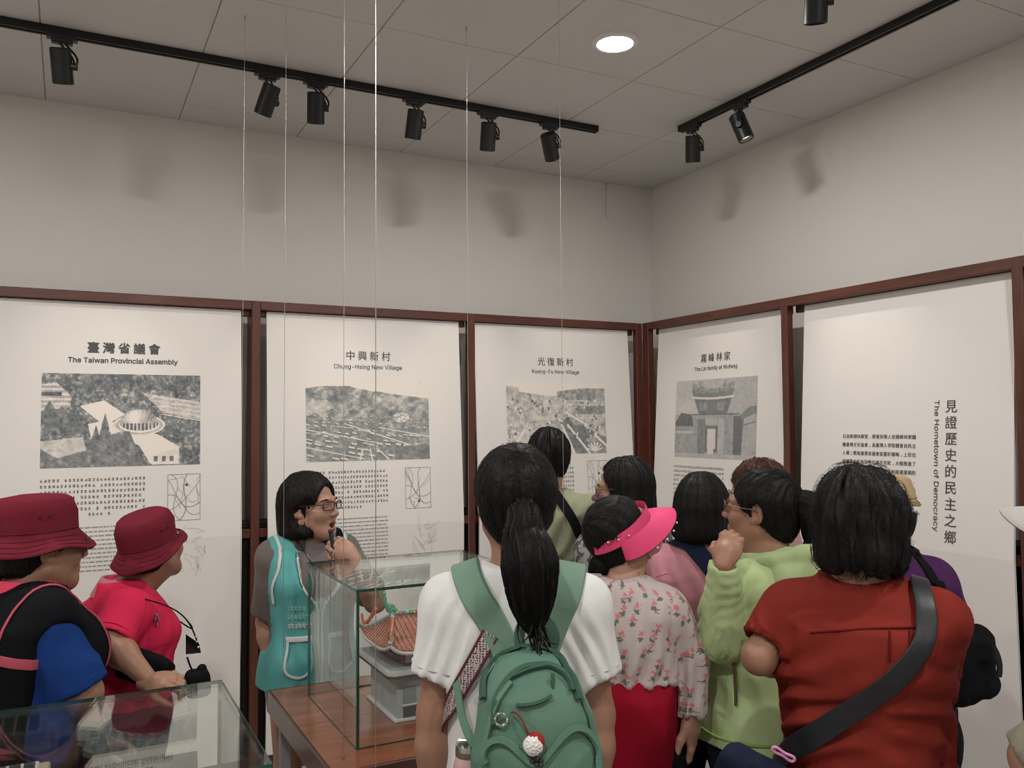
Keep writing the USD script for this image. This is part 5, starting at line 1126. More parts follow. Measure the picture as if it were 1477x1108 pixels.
# woven strap of a cross-body bag
P, N_ = lay(p.cloth, [p.L(708, 914, 1.73), p.L(690, 945, 1.72), p.L(665, 990, 1.74), A([-.17, .03, p.shz - .40])], .005, 40)
wv = usdkit.material(stage, '/World/Looks/strap_woven', {'tc': ('texture_coordinate', {}), 'w': ('voronoi_texture', {'scale': 210., 'randomness': .3, 'metric': 'chebychev'}), 'r': ('rgb_ramp', {'ramp': [(0, (.10, .03, .05)), (.35, (.12, .035, .06)), (.4, (.55, .50, .47)), (1, (.5, .45, .42))]}), 'p': ('principled_bsdf', {'roughness': .85})}, [('tc.object', 'w.vector'), ('w.distance', 'r.fac'), ('r.color', 'p.base_color')], surface='p.BSDF')
held('crossbody_strap', 'woven maroon and white cross-body strap under the green backpack', 'strap', [('strap', ribbon(P, N_, .028, .003), wv, None), ('border', cat(*[ribbon(P + np.cross(np.gradient(P, axis=0) / np.linalg.norm(np.gradient(P, axis=0), axis=1, keepdims=True), N_) * q * .016, N_, .005, .0036) for q in (-1, 1)]), cloth('strap_maroon', (.13, .035, .055)), None)], p)

# ---- woman in the rust red shirt
p = Person('person seen from behind in a rust red shirt with arms crossed', (1241, 757, 1.97), 6, look=2, nod=4, top=.116, skin='skin_tan', hs=1.05)
p.build_frame(w=1.12, shw=.148, belly=1.10, depth=1.14)
p.head(nr=.062)
p.arm(-1, p.L(1095, 948, 1.97), p.L(1150, 960, 2.22), hand=((.4, .4, .4, .4), (1, .2, .1), (0, 1, 0), (.4, .3)), r=(.044, .035, .033, .025))
p.arm(1, p.L(1332, 985, 1.97), p.L(1290, 975, 2.25), hand=((.4, .4, .4, .4), (-1, .2, .1), (0, 1, 0), (.4, .3)), r=(.047, .042, .038, .026))
p.core(); p.finish_body()
SH = p.shz
p.top('shirt', RED, .74, sleeve=.78, ease=.020, sl_r=(.064, .062), flare=.02, neck=.066, fold=folds(.012, (5.5, 5.5, 4), 7, .85, [((-.17, -.08, SH - .18), (1, 0, .35), .15, .011, .055), ((.18, -.06, SH - .24), (1, 0, -.3), .15, .010, .06), ((0, -.15, SH - .42), (1, 0, .15), .20, .008, .08), ((-.10, -.14, SH - .33), (1, 0, .3), .15, .010, .06), ((.15, -.12, SH - .45), (1, 0, -.35), .16, .010, .06)]), n=2.5, shk=.07)
neck_ring(p, cloth('shirt_red_trim', (.15, .015, .012)), .060); p.trousers(NAVY, .80)
sm = cloth('shirt_red_seam', (.10, .010, .009)); C_ = p.cloth
for a, b in [((1170, 913), (1345, 905)), ((1283, 912), (1283, 955)), ((1312, 910), (1312, 945))]:
    q = C_.snap(p.hit(C_, np.linspace(a, b, 24), 1.5), .004, 3); p.add('yoke_seam', ribbon(q, C_.grad(q), .004, .003), sm)
S = bob(bottom=-.098, wide=.093, back=.098, side=.093, topz=.093)
p.hair(S, 'hair_black', groove_fn=groove((0, -.02, .1), 70, .007, 20), n=1300, length=.055, flow=lambda q: down(q) + .12 * np.stack([np.sin(q[:, 2] * 90 + q[:, 0] * 60), np.cos(q[:, 0] * 70 + q[:, 1] * 50), 0 * q[:, 0]], -1), lift=.005, tail=.6, width=.0008)
P, N_ = lay(C_, [A([-.10, .20, SH - .42]), A([.05, .20, SH - .20]), p.shoulder[1] * [.80, 1, 1] + A([0, .12, .0]), p.shoulder[1] * [.78, 1, 1] + A([0, .02, .07])] + list(p.hit(C_, [(1332, 872), (1336, 900), (1322, 940), (1292, 976), (1248, 1010), (1200, 1044), (1150, 1080), (1110, 1106)], 1.5)), .013, 100, 5)
g = p.L(1082, 1146, 1.86); bag = Shape().box(g, (.085, .05, .085), rot([0, 1, 0], .35), r=.035); bm = displace(bag.mesh(.006), folds(.008, (12, 12, 9), 5)); shn = mat('nylon_black', (.014, .015, .018), .45, spec=.35, var=.2, vscale=60)
bone = []; b0, b1 = p.L(1116, 1080, 1.745), p.L(1144, 1096, 1.745); d = b1 - b0; s2 = np.linspace(0, 2 * PI, 48, endpoint=False); u = nrm(d); v = nrm(np.cross(u, [0, 1., 0])); rr_ = .010 * (np.abs(np.cos(s2)) ** 1.6 * .75 + .35) * np.sin(s2); bone = tube((b0 + b1) / 2 + np.outer(np.cos(s2) * np.linalg.norm(d) * .56, u) + np.outer(rr_, v), .0030, 8, closed=True)
held('crossbody_bag', 'black nylon cross-body bag with a wide strap across the rust red shirt', 'bag', [('strap', ribbon(P, N_, np.interp(np.linspace(0, 1, 100), [0, .4, 1], [.036, .036, .054]), .004), shn, None), ('bag_body', bm, NAVY, None), ('bag_logo_stripe', cat(*[cyl(g + A([x, -.052, z]), g + A([x + .012, -.054, z + .004]), .0025, n=8) for x, z in ((-.02, .02), (.0, .022), (-.01, -.01))]), mat('logo_grey', (.3, .3, .32), .5), None)], p)
held('cable_tag', 'pink looped silicone tag on the black strap', 'tag', [('loop', bone, mat('tag_pink', (.66, .27, .48), .5), None)], p)

# ---- woman in the lime hoodie
p = Person('person in a lime green hoodie holding a hand to the mouth', (1096, 735, 2.52), -58, look=-76, nod=-4, top=.116, skin='skin_tan', hs=1.0, fwd=.02)
p.build_frame(w=1.18, shw=.148, belly=1.1)
p.head(nr=.060)
p.arm(-1, p.L(1038, 925, 2.36), p.L(1046, 806, 2.30), hand=((.9, .9, .95, 1.0), p.M.T @ (nrm(at(1056, 775, 2.34) - at(1044, 812, 2.30))), p.M.T @ (-CD - .5 * CR), (.7, .8)), r=(.043, .038, .032, .024), hs=.95)
p.arm(1, p.L(1075, 930, 2.72), p.L(1050, 880, 2.62))
p.core(); p.finish_body(); SH = p.shz
e_ = p.L(1038, 925, 2.36)
p.top('hoodie', LIME, p.L(1100, 1070, 2.4)[2], ease=.028, sl_r=(.062, .056), flare=.012, neck=.064, long_sleeves=(-1, 1), cuff=.040, fold=folds(.013, (6, 6, 4), 17, .9, [(tuple(e_), (0, .3, 1), .14, .003, .05), ((-.14, .04, SH - .25), (.5, .5, 1), .16, .005, .06), (tuple(p.L(1045, 840, 2.33)), (1, 0, .3), .09, .002, .03)]), n=2.3)
C_ = p.cloth; nb = p.neck_base
hood = Shape().ell(nb + A([0, -.085, -.02]), (.125, .070, .075), rot([1, 0, 0], .35)).ell(nb + A([0, -.03, .015]), (.098, .085, .045), k=.04).cap(nb + A([0, .02, -.02]), nb + A([0, .03, .16]), .062, .066, op='s', k=.02); tq = np.linspace(0, 2 * PI, 30, endpoint=False); ring = nb + np.stack([.092 * np.cos(tq), .105 * np.sin(tq) - .015, .022 - .030 * np.sin(tq)], -1)
for q0, q1 in zip(ring, np.roll(ring, -1, 0)): hood.cap(q0, q1, .024, k=.01)
hm = relax(hood.mesh(.006), 2); displace(hm, folds(.010, (9, 9, 7), 8, .8)); p.add('hood', hm, LIME)
limed = cloth('hoodie_seam', (.24, .40, .11)); z = [p.L(1060, 945, 2.34), p.L(1062, 980, 2.34), p.L(1065, 1018, 2.34)]; BD = Shape().col(p.garment_rows(.028, p.L(1100, 1070, 2.4)[2], .012), n=2.3); q = BD.snap(spline(z, 20), .010, 8); p.add('pocket_zip', ribbon(q, BD.grad(q), .008, .004), mat('zip_brown', (.10, .07, .04), .4))
zf = C_.snap(spline([A([0, .16, SH - .02]), A([0, .2, SH - .2]), A([0, .2, SH - .45]), A([0, .2, p.L(1100, 1060, 2.4)[2]])], 30), .004); p.add('front_zip', ribbon(zf, C_.grad(zf), .018, .004), BLK)
zh = p.L(1100, 1050, 2.4)[2]; tt = np.linspace(0, 2 * PI, 60, endpoint=False); hb = BD.snap(np.stack([.25 * np.cos(tt), .2 * np.sin(tt), np.full(60, zh)], -1), .002, 10); p.add('hem_band', tube(hb, .004, 6, closed=True), limed); p.trousers(NAVY, .90)
S = tied(side=.084, back=.100, topz=.086); p.hair(S, 'hair_black', groove_fn=groove((0, -.1, .02), 70, .003), n=650, length=.09, flow=toward((0, -.17, .02)), tail=.15)
tail(p, [(0, -.085, .022), (0, -.125, .028), (.0, -.155, .010), (.0, -.160, -.030), (.0, -.150, -.062)], [.024, .034, .040, .036, .016], 'hair_black', name='hair_bun', n=420, gamp=.008, locks=12, wisps=14)
p.glasses(mat('glasses_thin', (.20, .14, .10), .3, metal=.6), hgt=.015)

# ---- woman in the pink visor
p = Person('person seen from behind in a floral blouse and bright pink sun visor', (899, 766, 2.46), 18, look=70, nod=-31, tilt=9, top=.112, skin='skin_light', hs=.92, fwd=.03)
p.build_frame(w=1.0, shw=.130)
p.head()
p.arm(1, p.L(994, 945, 2.38), p.L(996, 1040, 2.34), hand=((.3, .3, .4, .4), (0, .2, -1), (1, 0, 0), (.4, .3)))
p.arm(-1, p.L(868, 960, 2.55), p.L(880, 1030, 2.62))
p.core(); p.finish_body(); SH = p.shz
NF = 27.
flower = usdkit.material(stage, '/World/Looks/blouse_floral', {'uv': ('attribute', {'attribute': 'st'}), 'v1': ('voronoi_texture', {'dimensions': '2D', 'scale': NF, 'randomness': .7}), 'm2': ('mapping', {'location': (.004, .015, 0)}), 'v2': ('voronoi_texture', {'dimensions': '2D', 'scale': NF, 'randomness': .7}), 'nz': ('noise_texture', {'scale': 190., 'detail': 1.}), 'mx': ('mix', {'mix_type': 'linear_light', 'fac': .012}),
    'r1': ('rgb_ramp', {'ramp': [(0, (1, 1, 1)), (.15, (1, 1, 1)), (.21, (0, 0, 0)), (1, (0, 0, 0))]}), 'r2': ('rgb_ramp', {'ramp': [(0, (1, 1, 1)), (.15, (1, 1, 1)), (.20, (0, 0, 0)), (1, (0, 0, 0))]}), 'c1': ('mix', {'color1': (.50, .435, .42), 'color2': (.12, .13, .10)}), 'c2': ('mix', {'color2': (.56, .17, .19)}), 'p': ('principled_bsdf', {'roughness': .8, 'sheen_weight': .2})},
    [('uv.vector', 'nz.vector'), ('uv.vector', 'mx.color1'), ('nz.color', 'mx.color2'), ('mx.color', 'v1.vector'), ('mx.color', 'm2.vector'), ('m2.vector', 'v2.vector'), ('v1.distance', 'r1.fac'), ('v2.distance', 'r2.fac'), ('r2.color', 'c1.fac'), ('c1.color', 'c2.color1'), ('r1.color', 'c2.fac'), ('c2.color', 'p.base_color')], surface='p.BSDF')
uvf = lambda v: np.stack([np.where(np.abs(v[:, 0]) > .165, 2 + v[:, 1] + .4 * np.sign(v[:, 0]), np.arctan2(v[:, 0] * .77, -(v[:, 1])) * .155 + .6), v[:, 2]], -1)
zw = p.L(930, 980, 2.35)[2]
p.top('blouse', flower, zw, ease=.026, sl_r=(.056, .056), flare=.004, neck=.060, long_sleeves=(1, -1), cuff=.044, fold=folds(.010, (7, 7, 4), 27, .8, [((.10, -.10, zw + .03), (.2, 0, 1), .16, .007, .05), ((.15, -.05, SH - .22), (.2, 0, 1), .12, .007, .04)]), uvs=uvf)
W_ = Shape().col([(.30, .215, .175, 0, -.01), (.62, .205, .168, 0, -.01), (zw - .05, .182, .155, 0, -.005), (zw + .012, .148, .122, 0, 0)], n=2.3).cut((.160, 0, 0), (1, -.02, 0)); wm = relax(W_.mesh(.008), 2); displace(wm, folds(.010, (9, 9, 1.6), 31, .8)); p.add('red_wrap', wm, SKIRT, 'bright red cloth wrapped below the waist'); p.trousers(TRK, zw)
S = tied(side=.083, back=.100, topz=.086); p.hair(S, 'hair_black', groove_fn=groove((0, -.1, -.03), 80, .002), n=450, length=.09, flow=toward((0, -.15, -.06)))
tail(p, [(0, -.085, -.045), (-.008, -.118, -.060), (-.020, -.122, -.110), (-.03, -.105, -.17)], [.024, .030, .034, .014], 'hair_black', n=350, locks=12, wisps=8)
m = cat(*[trimesh.creation.icosphere(1, .0055).apply_translation((.022 * math.cos(a), -.104, -.050 + .022 * math.sin(a))) for a in np.linspace(0, 6, 12)]); p.add('hair_tie', xf(m, p.HR * p.hs, p.H), sv, 'silver beaded hair tie')
# the visor: a band round the head and a wide curved brim
t = np.linspace(-PI * .88, PI * .88, 48); Rb = rot([1, 0, 0], math.radians(-10)); bandp = []
V = []; 
for q, z in ((.086, .048), (.090, .046), (.094, .012), (.090, .010)): V.append(np.stack([q * np.sin(t), (q + .020) * np.cos(t) - .016, z + .012 * np.cos(t) - .012 * (1 - np.cos(t))], -1))
n = 48; V = np.vstack(V); Fc = []
for i in range(4):
    for j in range(n - 1): a, b, c, d = i * n + j, i * n + j + 1, ((i + 1) % 4) * n + j, ((i + 1) % 4) * n + j + 1; Fc += [[a, b, d], [a, d, c]]
for e in (0, n - 1): Fc += [[e, n + e, 2 * n + e], [e, 2 * n + e, 3 * n + e]]
vb = trimesh.Trimesh(V, Fc, process=False); vb.fix_normals()
tb = np.linspace(-PI * .60, PI * .60, 44); V = []
for off in (0, -.0025):
    for u in np.linspace(0, 1, 9): w = np.cos(tb / 1.2) ** .75; V.append(np.stack([(.094 + .040 * u * w) * np.sin(tb), (.114 + .085 * u * w) * np.cos(tb) - .016, .020 - .006 * (1 - np.cos(tb)) * 2 - .022 * u * u - .040 * u * np.abs(np.sin(tb)) ** 1.5 + off], -1))
V = np.vstack(V); n = 44; Fc = []
for o in (0, 9):
    for i in range(8):
        for j in range(n - 1): a, b, c, d = (o + i) * n + j, (o + i) * n + j + 1, (o + i + 1) * n + j, (o + i + 1) * n + j + 1; Fc += [[a, c, d], [a, d, b]] if o == 0 else [[a, d, c], [a, b, d]]
for j in range(n - 1): a, b = 8 * n + j, 8 * n + j + 1; Fc += [[a, b + 9 * n, b], [a, a + 9 * n, b + 9 * n]]
br = trimesh.Trimesh(V, Fc, process=False); br.fix_normals(); VP = cloth('visor_pink', (.80, .075, .21), .6, bump=.15)
studs = cat(*[trimesh.creation.icosphere(1, .0038).apply_translation((.134 * math.sin(a), .198 * math.cos(a) * .98 - .016, -.006 - .04 * abs(math.sin(a)))) for a in (.5, .75, 1.0, 1.25)], *[trimesh.creation.icosphere(1, .0036).apply_translation((.096 * math.sin(a), .114 * math.cos(a) - .016, .016)) for a in (1.6, 1.9, 2.2)])
for nm, mm, ml in (('visor_band', vb, VP), ('visor_brim', br, VP), ('visor_studs', studs, mat('stud_pearl', (.75, .55, .6), .25))): p.add(nm, xf(xf(mm, Rb, (0, 0, .004)), p.HR * p.hs, p.H), ml)
face_mask(p, cloth('mask_pink', (.55, .26, .30)), cloth('mask_loop', (.55, .42, .38)))

# ---- woman in the aqua vest
p = Person('person in an aqua vest and glasses speaking beside the display table', (449, 731, 3.28), 163, look=124, nod=-3, top=.122, skin='skin_light', hs=1.07, fwd=.02)
p.build_frame(w=.98, shw=.140)
p.head(mouth=.85, h=.0028)
p.arm(1, p.L(385, 897, 3.27), p.L(391, 966, 3.20), hand=((.25, .3, .35, .4), (0, .15, -1), (1, .2, 0), (.4, .3)), r=(.044, .039, .034, .024))
hd = p.M.T @ nrm(at(474, 770, 3.06) - at(509, 800, 3.06)); p.arm(-1, p.L(541, 868, 3.12), p.L(506, 803, 3.06), hand=((1.05, 1.1, 1.1, 1.1), hd, p.M.T @ nrm(-CD + .55 * CU), (.8, .9)), r=(.044, .039, .033, .023), hs=.98)
p.core(); p.finish_body(); p.eyes(); SH, S_ = p.shz, p.S
p.top('polo_shirt', GREY, .86, sleeve=.86, ease=.014, sl_r=(.055, .062), neck=.058, fold=folds(.007, (7, 7, 4), 37, .7)); hem_bands(p, GREYD); collar(p, GREYD, r=.066, hgt=.048, open_=.42, spread=.07, dz=.016)
C_ = p.cloth; q = C_.snap(np.stack([np.zeros(16), np.full(16, .16), np.linspace(SH - .0, SH - .13, 16)], -1), .003, 10); p.add('placket', ribbon(q, C_.grad(q), .026, .004), GREYD)
zv, zb = SH - .20, .75
def vest(S):
    pass
VS = Shape().col(p.garment_rows(.028, zb, .0, top=.822), k=.03, n=2.5)
for q in (-1, 1): sh = p.shoulder[q]; VS.cap(sh * [.45, 1, 1] + A([0, 0, .022]), sh * [.90, 1, 1] + A([0, 0, .016]), .066, .056, k=.04)
for q in (-1, 1): sh = p.shoulder[q]; VS.cap(sh + A([q * .02, 0, -.30]), sh + A([q * .045, 0, -.03]), .055, .062, op='s', k=.012).cap(sh + A([q * .045, 0, -.03]), sh + A([q * .10, 0, .06]), .062, .075, op='s', k=.012)
VS.cap(p.neck_base + A([0, .02, -.02]), p.neck_base + A([0, .05, .14]), .080, .09, op='s', k=.012)
for k in range(10): u = k / 9; VS.cap((-.072 * u, .09, zv + (SH + .03 - zv) * u), (.072 * u, .09, zv + (SH + .03 - zv) * u), .010 + .006 * u, op='s', k=.004).cap((-.072 * u, .16, zv + (SH + .03 - zv) * u), (.072 * u, .16, zv + (SH + .03 - zv) * u), .016 + .05 * u, op='s', k=.004)
vm = relax(VS.mesh(.006), 2); displace(vm, folds(.008, (6, 6, 3.5), 41, .75, [((.05, .12, 1.0), (.3, 0, 1), .2, .004, .06)])); p.add('vest', vm, AQUA)
def pipe(nm, pts, w=.011, th=.003, n=36, ml=PIPING, off=.002): q = VS.snap(spline(pts, n), off, 8); p.add(nm, ribbon(q, VS.grad(q, .008), w, th), ml)
for q in (-1, 1):
    pipe('piping', [(q * .010, .18, zv - .0), (q * .035, .17, zv + .07), (q * .062, .14, zv + .14), (q * .078, .09, SH + .01)]); pipe('piping', [(q * .007, .18, zv), (q * .007, .18, zv - .2), (q * .007, .18, zb + .01)], .009)
    sh = p.shoulder[q]; pipe('armhole_piping', [sh + A([-q * .015, -.02, .055]), sh + A([-q * .012, .06, .03]), sh + A([-q * .018, .085, -.06]), sh + A([-q * .005, .08, -.16])], .012)
    z1, z0, xa, xb = zb + .205, zb + .055, q * .035, q * .135
    pk = [(xa, .18, z1), (xa, .18, (z0 + z1) / 2), (xa + q * .004, .18, z0 + .02), (xa + q * .02, .18, z0), (xb - q * .02, .16, z0), (xb - q * .003, .14, z0 + .02), (xb, .14, (z0 + z1) / 2), (xb, .14, z1)]; pipe('pocket_piping', pk, .010, .0035, 60); pipe('pocket_top', [(xa, .18, z1 - .008), ((xa + xb) / 2, .17, z1 - .008), (xb, .14, z1 - .008)], .020, .0045)
pipe('hem_piping', [(-.14, .13, zb + .012), (-.07, .18, zb + .012), (0, .19, zb + .012), (.07, .18, zb + .012), (.14, .13, zb + .012)], .010)
pr = cloth('print_mint', (.30, .60, .57)); rg = np.random.default_rng(3)
for r_ in range(3):
    bits = []
    for k in range(5 + r_):
        x0, z0 = .132 - k * .0155, SH - .185 - r_ * .032
        for (a, b, c, d) in [(0, .012, 0, .003), (0, .012, .008, .011), (.001, .0042, 0, .016), (.008, .011, -.004, .014)]:
            if rg.random() < .8: v = VS.snap(A([(x0 - a, .15, z0 + c), (x0 - b, .15, z0 + c), (x0 - b, .15, z0 + d), (x0 - a, .15, z0 + d)]), .0075, 8); bits.append(trimesh.Trimesh(v, [[0, 1, 2], [0, 2, 3]], process=False))
    p.add('chest_print', cat(*bits), PIPING if r_ == 2 else pr, smooth=False)
P, N_ = lay(VS, [p.shoulder[-1] * [.75, 1, 1] + A([0, -.05, .06]), p.shoulder[-1] * [.75, 1, 1] + A([0, .04, .05]), p.shoulder[-1] * [.75, 1, 1] + A([0, .09, -.03]), A([-.11, .15, SH - .2]), A([-.12, .15, SH - .4])], .007, 40); held('shoulder_strap', 'black bag strap over the shoulder of the aqua vest', 'strap', [('strap', ribbon(P, N_, .028, .004), BLK, None)], p)
S = bob(bottom=-.108, wide=.094, back=.094, cy=-.034, side=.086, topz=.092, face_y=.098, face_w=.068, face_z=-.034, face_h=.112)
for q in (1,): S.ell((q * .090, .004, -.030), (.024, .022, .036), op='s', k=.010).ell((q * .088, .052, -.035), (.030, .050, .075), op='s', k=.012)
p.hair(S, 'hair_dark', groove_fn=groove((0, -.02, .1), 90, .002, 3), n=600, length=.10, flow=down)
p.glasses(mat('glasses_brown', (.045, .018, .012), .3), hgt=.015)
m = trimesh.creation.icosphere(2, 1.).apply_transform(np.diag([.014, .008, .010, 1])).apply_translation((0, .079, -.0695)); p.add('mouth', xf(m, p.HR * p.hs, p.H), MAT['mouth_dark'])
for zz, th in ((-.0555, .0040), (-.0795, .0046)): x = np.linspace(-1, 1, 11); m = tube(np.stack([.019 * x, .0890 - .012 * x * x, zz + (.004 if zz > -.06 else -.001) * (1 - x * x) - .003 * (zz > -.06)], -1), th * (1.05 - .75 * x * x), 8); p.add('lip', xf(m, p.HR * p.hs, p.H), MAT['lips'])
a, b = p.L(477, 767, 3.06), p.L(480, 788, 3.05); d = nrm(a - b)
held('microphone', 'small black microphone in the fist of the person in the aqua vest', 'microphone', [('microphone_head', trimesh.creation.icosphere(2, .0095).apply_translation(a), mat('mic_mesh', (.02, .02, .022), .6, bump=.5, bscale=900), None), ('microphone_handle', cyl(b - d * .02, a, .0065, .0075), MAT['black_plastic'], None), ('cable', tube(spline([b - d * .02, b + A([.02, .03, -.10]), A([-.02, .17, SH - .16]), A([.02, .16, SH - .06]), A([.06, .08, SH + .045]), A([.066, -.02, SH + .06])], 40), .0028, 6), MAT['black_plastic'], None)], p)

# ---- woman in the black vest and maroon hat at the left edge
p = Person('person in a maroon hat and black vest with a blue sleeve, at the left edge', (62, 788, 2.36), 70, look=74, nod=2, top=.128, skin='skin_tan', hs=1.06, fwd=.03)
p.build_frame(w=1.18, shw=.150, belly=1.05)
p.head(nr=.064, jaw=1.12)
p.arm(1, p.L(120, 1000, 2.24), p.L(125, 1075, 2.47), hand=((.3, .35, .4, .45), (.1, 1, -.1), (0, 0, 1), (.5, .3)), r=(.046, .042, .037, .026))
p.arm(-1, p.L(60, 1005, 2.58), p.L(110, 1075, 2.5))
p.core(); p.finish_body(); SH = p.shz
p.top('shirt', BLUE, .84, sleeve=.93, ease=.016, sl_r=(.057, .070), neck=.066, fold=folds(.010, (8, 8, 5), 51, .9)); hem_bands(p, BLUE); p.trousers(TRK, .88)
VS = Shape().col(p.garment_rows(.036, .78, .02, top=.845), k=.03, n=2.4)
for q in (-1, 1): sh = p.shoulder[q]; VS.cap(sh * [.4, 1, 1] + A([0, 0, .03]), sh * [1.0, 1, 1] + A([0, 0, .010]), .070, .071, k=.05).cap(sh + A([q * .04, .0, -.32]), sh + A([q * .085, .02, -.07]), .06, .066, op='s', k=.02)
VS.cap(p.neck_base + A([0, .025, -.02]), p.neck_base + A([0, .07, .14]), .090, .10, op='s', k=.012).cap(p.neck_base + A([0, .085, -.055]), p.neck_base + A([0, .12, .12]), .070, .085, op='s', k=.015); VM = cloth('vest_black', (.006, .006, .008), .8)
vm = relax(VS.mesh(.007), 2); displace(vm, folds(.009, (6, 6, 4), 53, .8)); p.add('vest', vm, VM)
collar(p, VM, r=.084, hgt=.050, open_=1.45, name='vest_collar', dz=.004, spread=.03); collar(p, cloth('collar_pink', (.66, .055, .12)), r=.076, hgt=.06, open_=.35, name='shirt_collar', dz=.016, spread=.11)
PS = cloth('stripe_pink', (.42, .08, .11))
for dz in (0., ):
    q = VS.snap(spline([p.L(-30, 925, 2.2), p.L(8, 938, 2.2), p.L(40, 955, 2.18)], 20), .002, 8); p.add('vest_stripe', ribbon(q, VS.grad(q), .026, .004), PS)
ah = VS.snap(spline([p.shoulder[1] + A([-.01, -.10, -.12]), p.shoulder[1] + A([-.005, -.06, .02]), p.shoulder[1] + A([-.01, .02, .06]), p.shoulder[1] + A([-.02, .10, -.03]), p.shoulder[1] + A([-.02, .12, -.14])], 40), .002, 8); p.add('armhole_piping', ribbon(ah, VS.grad(ah), .007, .004), PS)
S = crop(); S.cut((0, 0, .018), (0, 0, 1)); p.hair(S, 'hair_black', groove_fn=groove((0, 0, 0), 80, .002), n=150)
bucket_hat(p, MAROON, tilt=(4, 0), r=.090, zoff=.042, drop=.042, brim=.036, ctop=.136); p.glasses(MAT['black_plastic'], hgt=.018)

# ---- woman in the pink polo and maroon hat
p = Person('person in a bright pink polo and maroon hat with a hand at the waist', (221, 787, 2.80), 84, look=46, nod=-8, tilt=-4, top=.118, skin='skin_tan', hs=.98, fwd=.07)
p.build_frame(w=1.02, shw=.140, bust=1.06)
p.head(nr=.054)
p.arm(1, p.L(160, 926, 2.54), p.L(218, 984, 2.47), hand=((.75, .8, .8, .85), p.M.T @ nrm(at(250, 982, 2.46) - at(218, 985, 2.47)), p.M.T @ nrm(CU - .5 * CD), (.6, .5)), r=(.044, .040, .034, .023), hs=.95)
p.arm(-1, p.L(133, 893, 2.98), p.L(200, 965, 2.95), r=(.046, .04, .034, .024))
p.core(); p.finish_body(); SH = p.shz; e_ = p.L(160, 926, 2.54)
p.top('polo_shirt', PINK, .80, sleeve=.96, ease=.016, sl_r=(.056, .064), neck=.058, fold=folds(.008, (7, 7, 4), 61, .7, [((.10, .05, SH - .2), (0, .6, 1), .12, .005, .045), ((.05, .10, SH - .35), (0, 1, -.4), .14, .004, .05)])); hem_bands(p, cloth('polo_pink_hem', (.60, .04, .10)))
collar(p, cloth('collar_dusty', (.50, .16, .20)), r=.066, hgt=.046, open_=.45, spread=.05, dz=.008); p.trousers(TRK, .86); C_ = p.cloth
lb = []; rg = np.random.default_rng(5); c0 = C_.snap(A([p.L(163, 866, 2.7)]), .0, 8)[0]; th = np.linspace(0, 2 * PI, 26, endpoint=False); g0 = C_.grad(c0[None])[0]; u = nrm(np.cross([0, 0, 1], g0)); v = np.cross(g0, u); rr_ = .026 * (1 + .25 * np.sin(3 * th) + .15 * np.sin(5 * th + 1)); ring = C_.snap(c0 + np.outer(rr_ * np.cos(th) * .8, u) + np.outer(rr_ * np.sin(th) * 1.5, v), .009, 6); cc = C_.snap(c0[None], .010)[0]; p.add('back_print', trimesh.Trimesh(np.vstack([[cc], ring]), [[0, 1 + i, 1 + (i + 1) % 26] for i in range(26)], process=False), cloth('print_pale_blue', (.40, .50, .52)), smooth=False)
for k in range(4): a_ = C_.snap(spline([c0 + u * rg.uniform(-.015, .015) + v * rg.uniform(-.03, .03) for _ in range(3)], 12), .011, 6); p.add('back_print', tube(a_, .0018, 5), BLK)
c0 = C_.snap(A([p.L(250, 878, 2.62)]), .003, 8)[0]; p.add('chest_logo', cat(*[trimesh.creation.icosphere(1, .008).apply_transform(np.diag([1, .4, 1, 1])).apply_translation(C_.snap((c0 + A([dx, .02, dz]))[None], .006, 6)[0]) for dx, dz in ((0, 0), (.01, -.012), (-.008, -.014), (.004, -.028))]), cloth('logo_violet', (.25, .13, .22)))
S = crop(); S.cut((0, .0, -.004), (0, -.10, 1)); p.hair(S, 'hair_black', groove_fn=groove((0, 0, 0), 80, .002), n=150)
bucket_hat(p, MAROON, tilt=(9, 5), r=.089, brim=.031, drop=.032, lift_front=.02, zoff=.024, ctop=.122)
# belt bag at her waist, the lanyard with its glasses, the small pouch
wz = p.L(210, 960, 2.6)[2]; P, N_ = lay(C_, [A([-.16, .05, wz - .05]), A([0, .2, wz - .09]), A([.13, .12, wz - .03]), A([.18, 0, wz + .03]), A([.12, -.14, wz + .05])], .007, 50); bb = p.L(207, 964, 2.60)
bs = Shape().box(bb, (.026, .072, .050), rot([1, 0, 0], -.5), r=.022); held('belt_bag', 'black belt bag round the waist of the pink polo shirt', 'bag', [('bag_body', displace(bs.mesh(.006), folds(.006, (14, 14, 9), 2)), BLK, None), ('belt', ribbon(P, N_, .030, .004), BLK, None)], p)
ch = p.L(270, 905, 2.56); c1 = p.L(282, 936, 2.54); cord = spline([p.neck_base + A([.06, .0, .02]), C_.snap(A([p.L(240, 850, 2.62)]), .004)[0], p.L(268, 893, 2.56), p.L(276, 905, 2.545), p.L(284, 925, 2.54)], 30); cord2 = spline([p.neck_base + A([-.05, .02, .02]), A([-.02, .15, SH - .08]), p.L(268, 893, 2.57)], 24)
gl = trimesh.convex.convex_hull(A([p.L(*q) for q in [(268, 915, 2.545), (268, 944, 2.545), (290, 942, 2.53), (287, 928, 2.53)]] + [p.L(*q) for q in [(268, 915, 2.552), (268, 944, 2.552), (290, 942, 2.537), (287, 928, 2.537)]]))
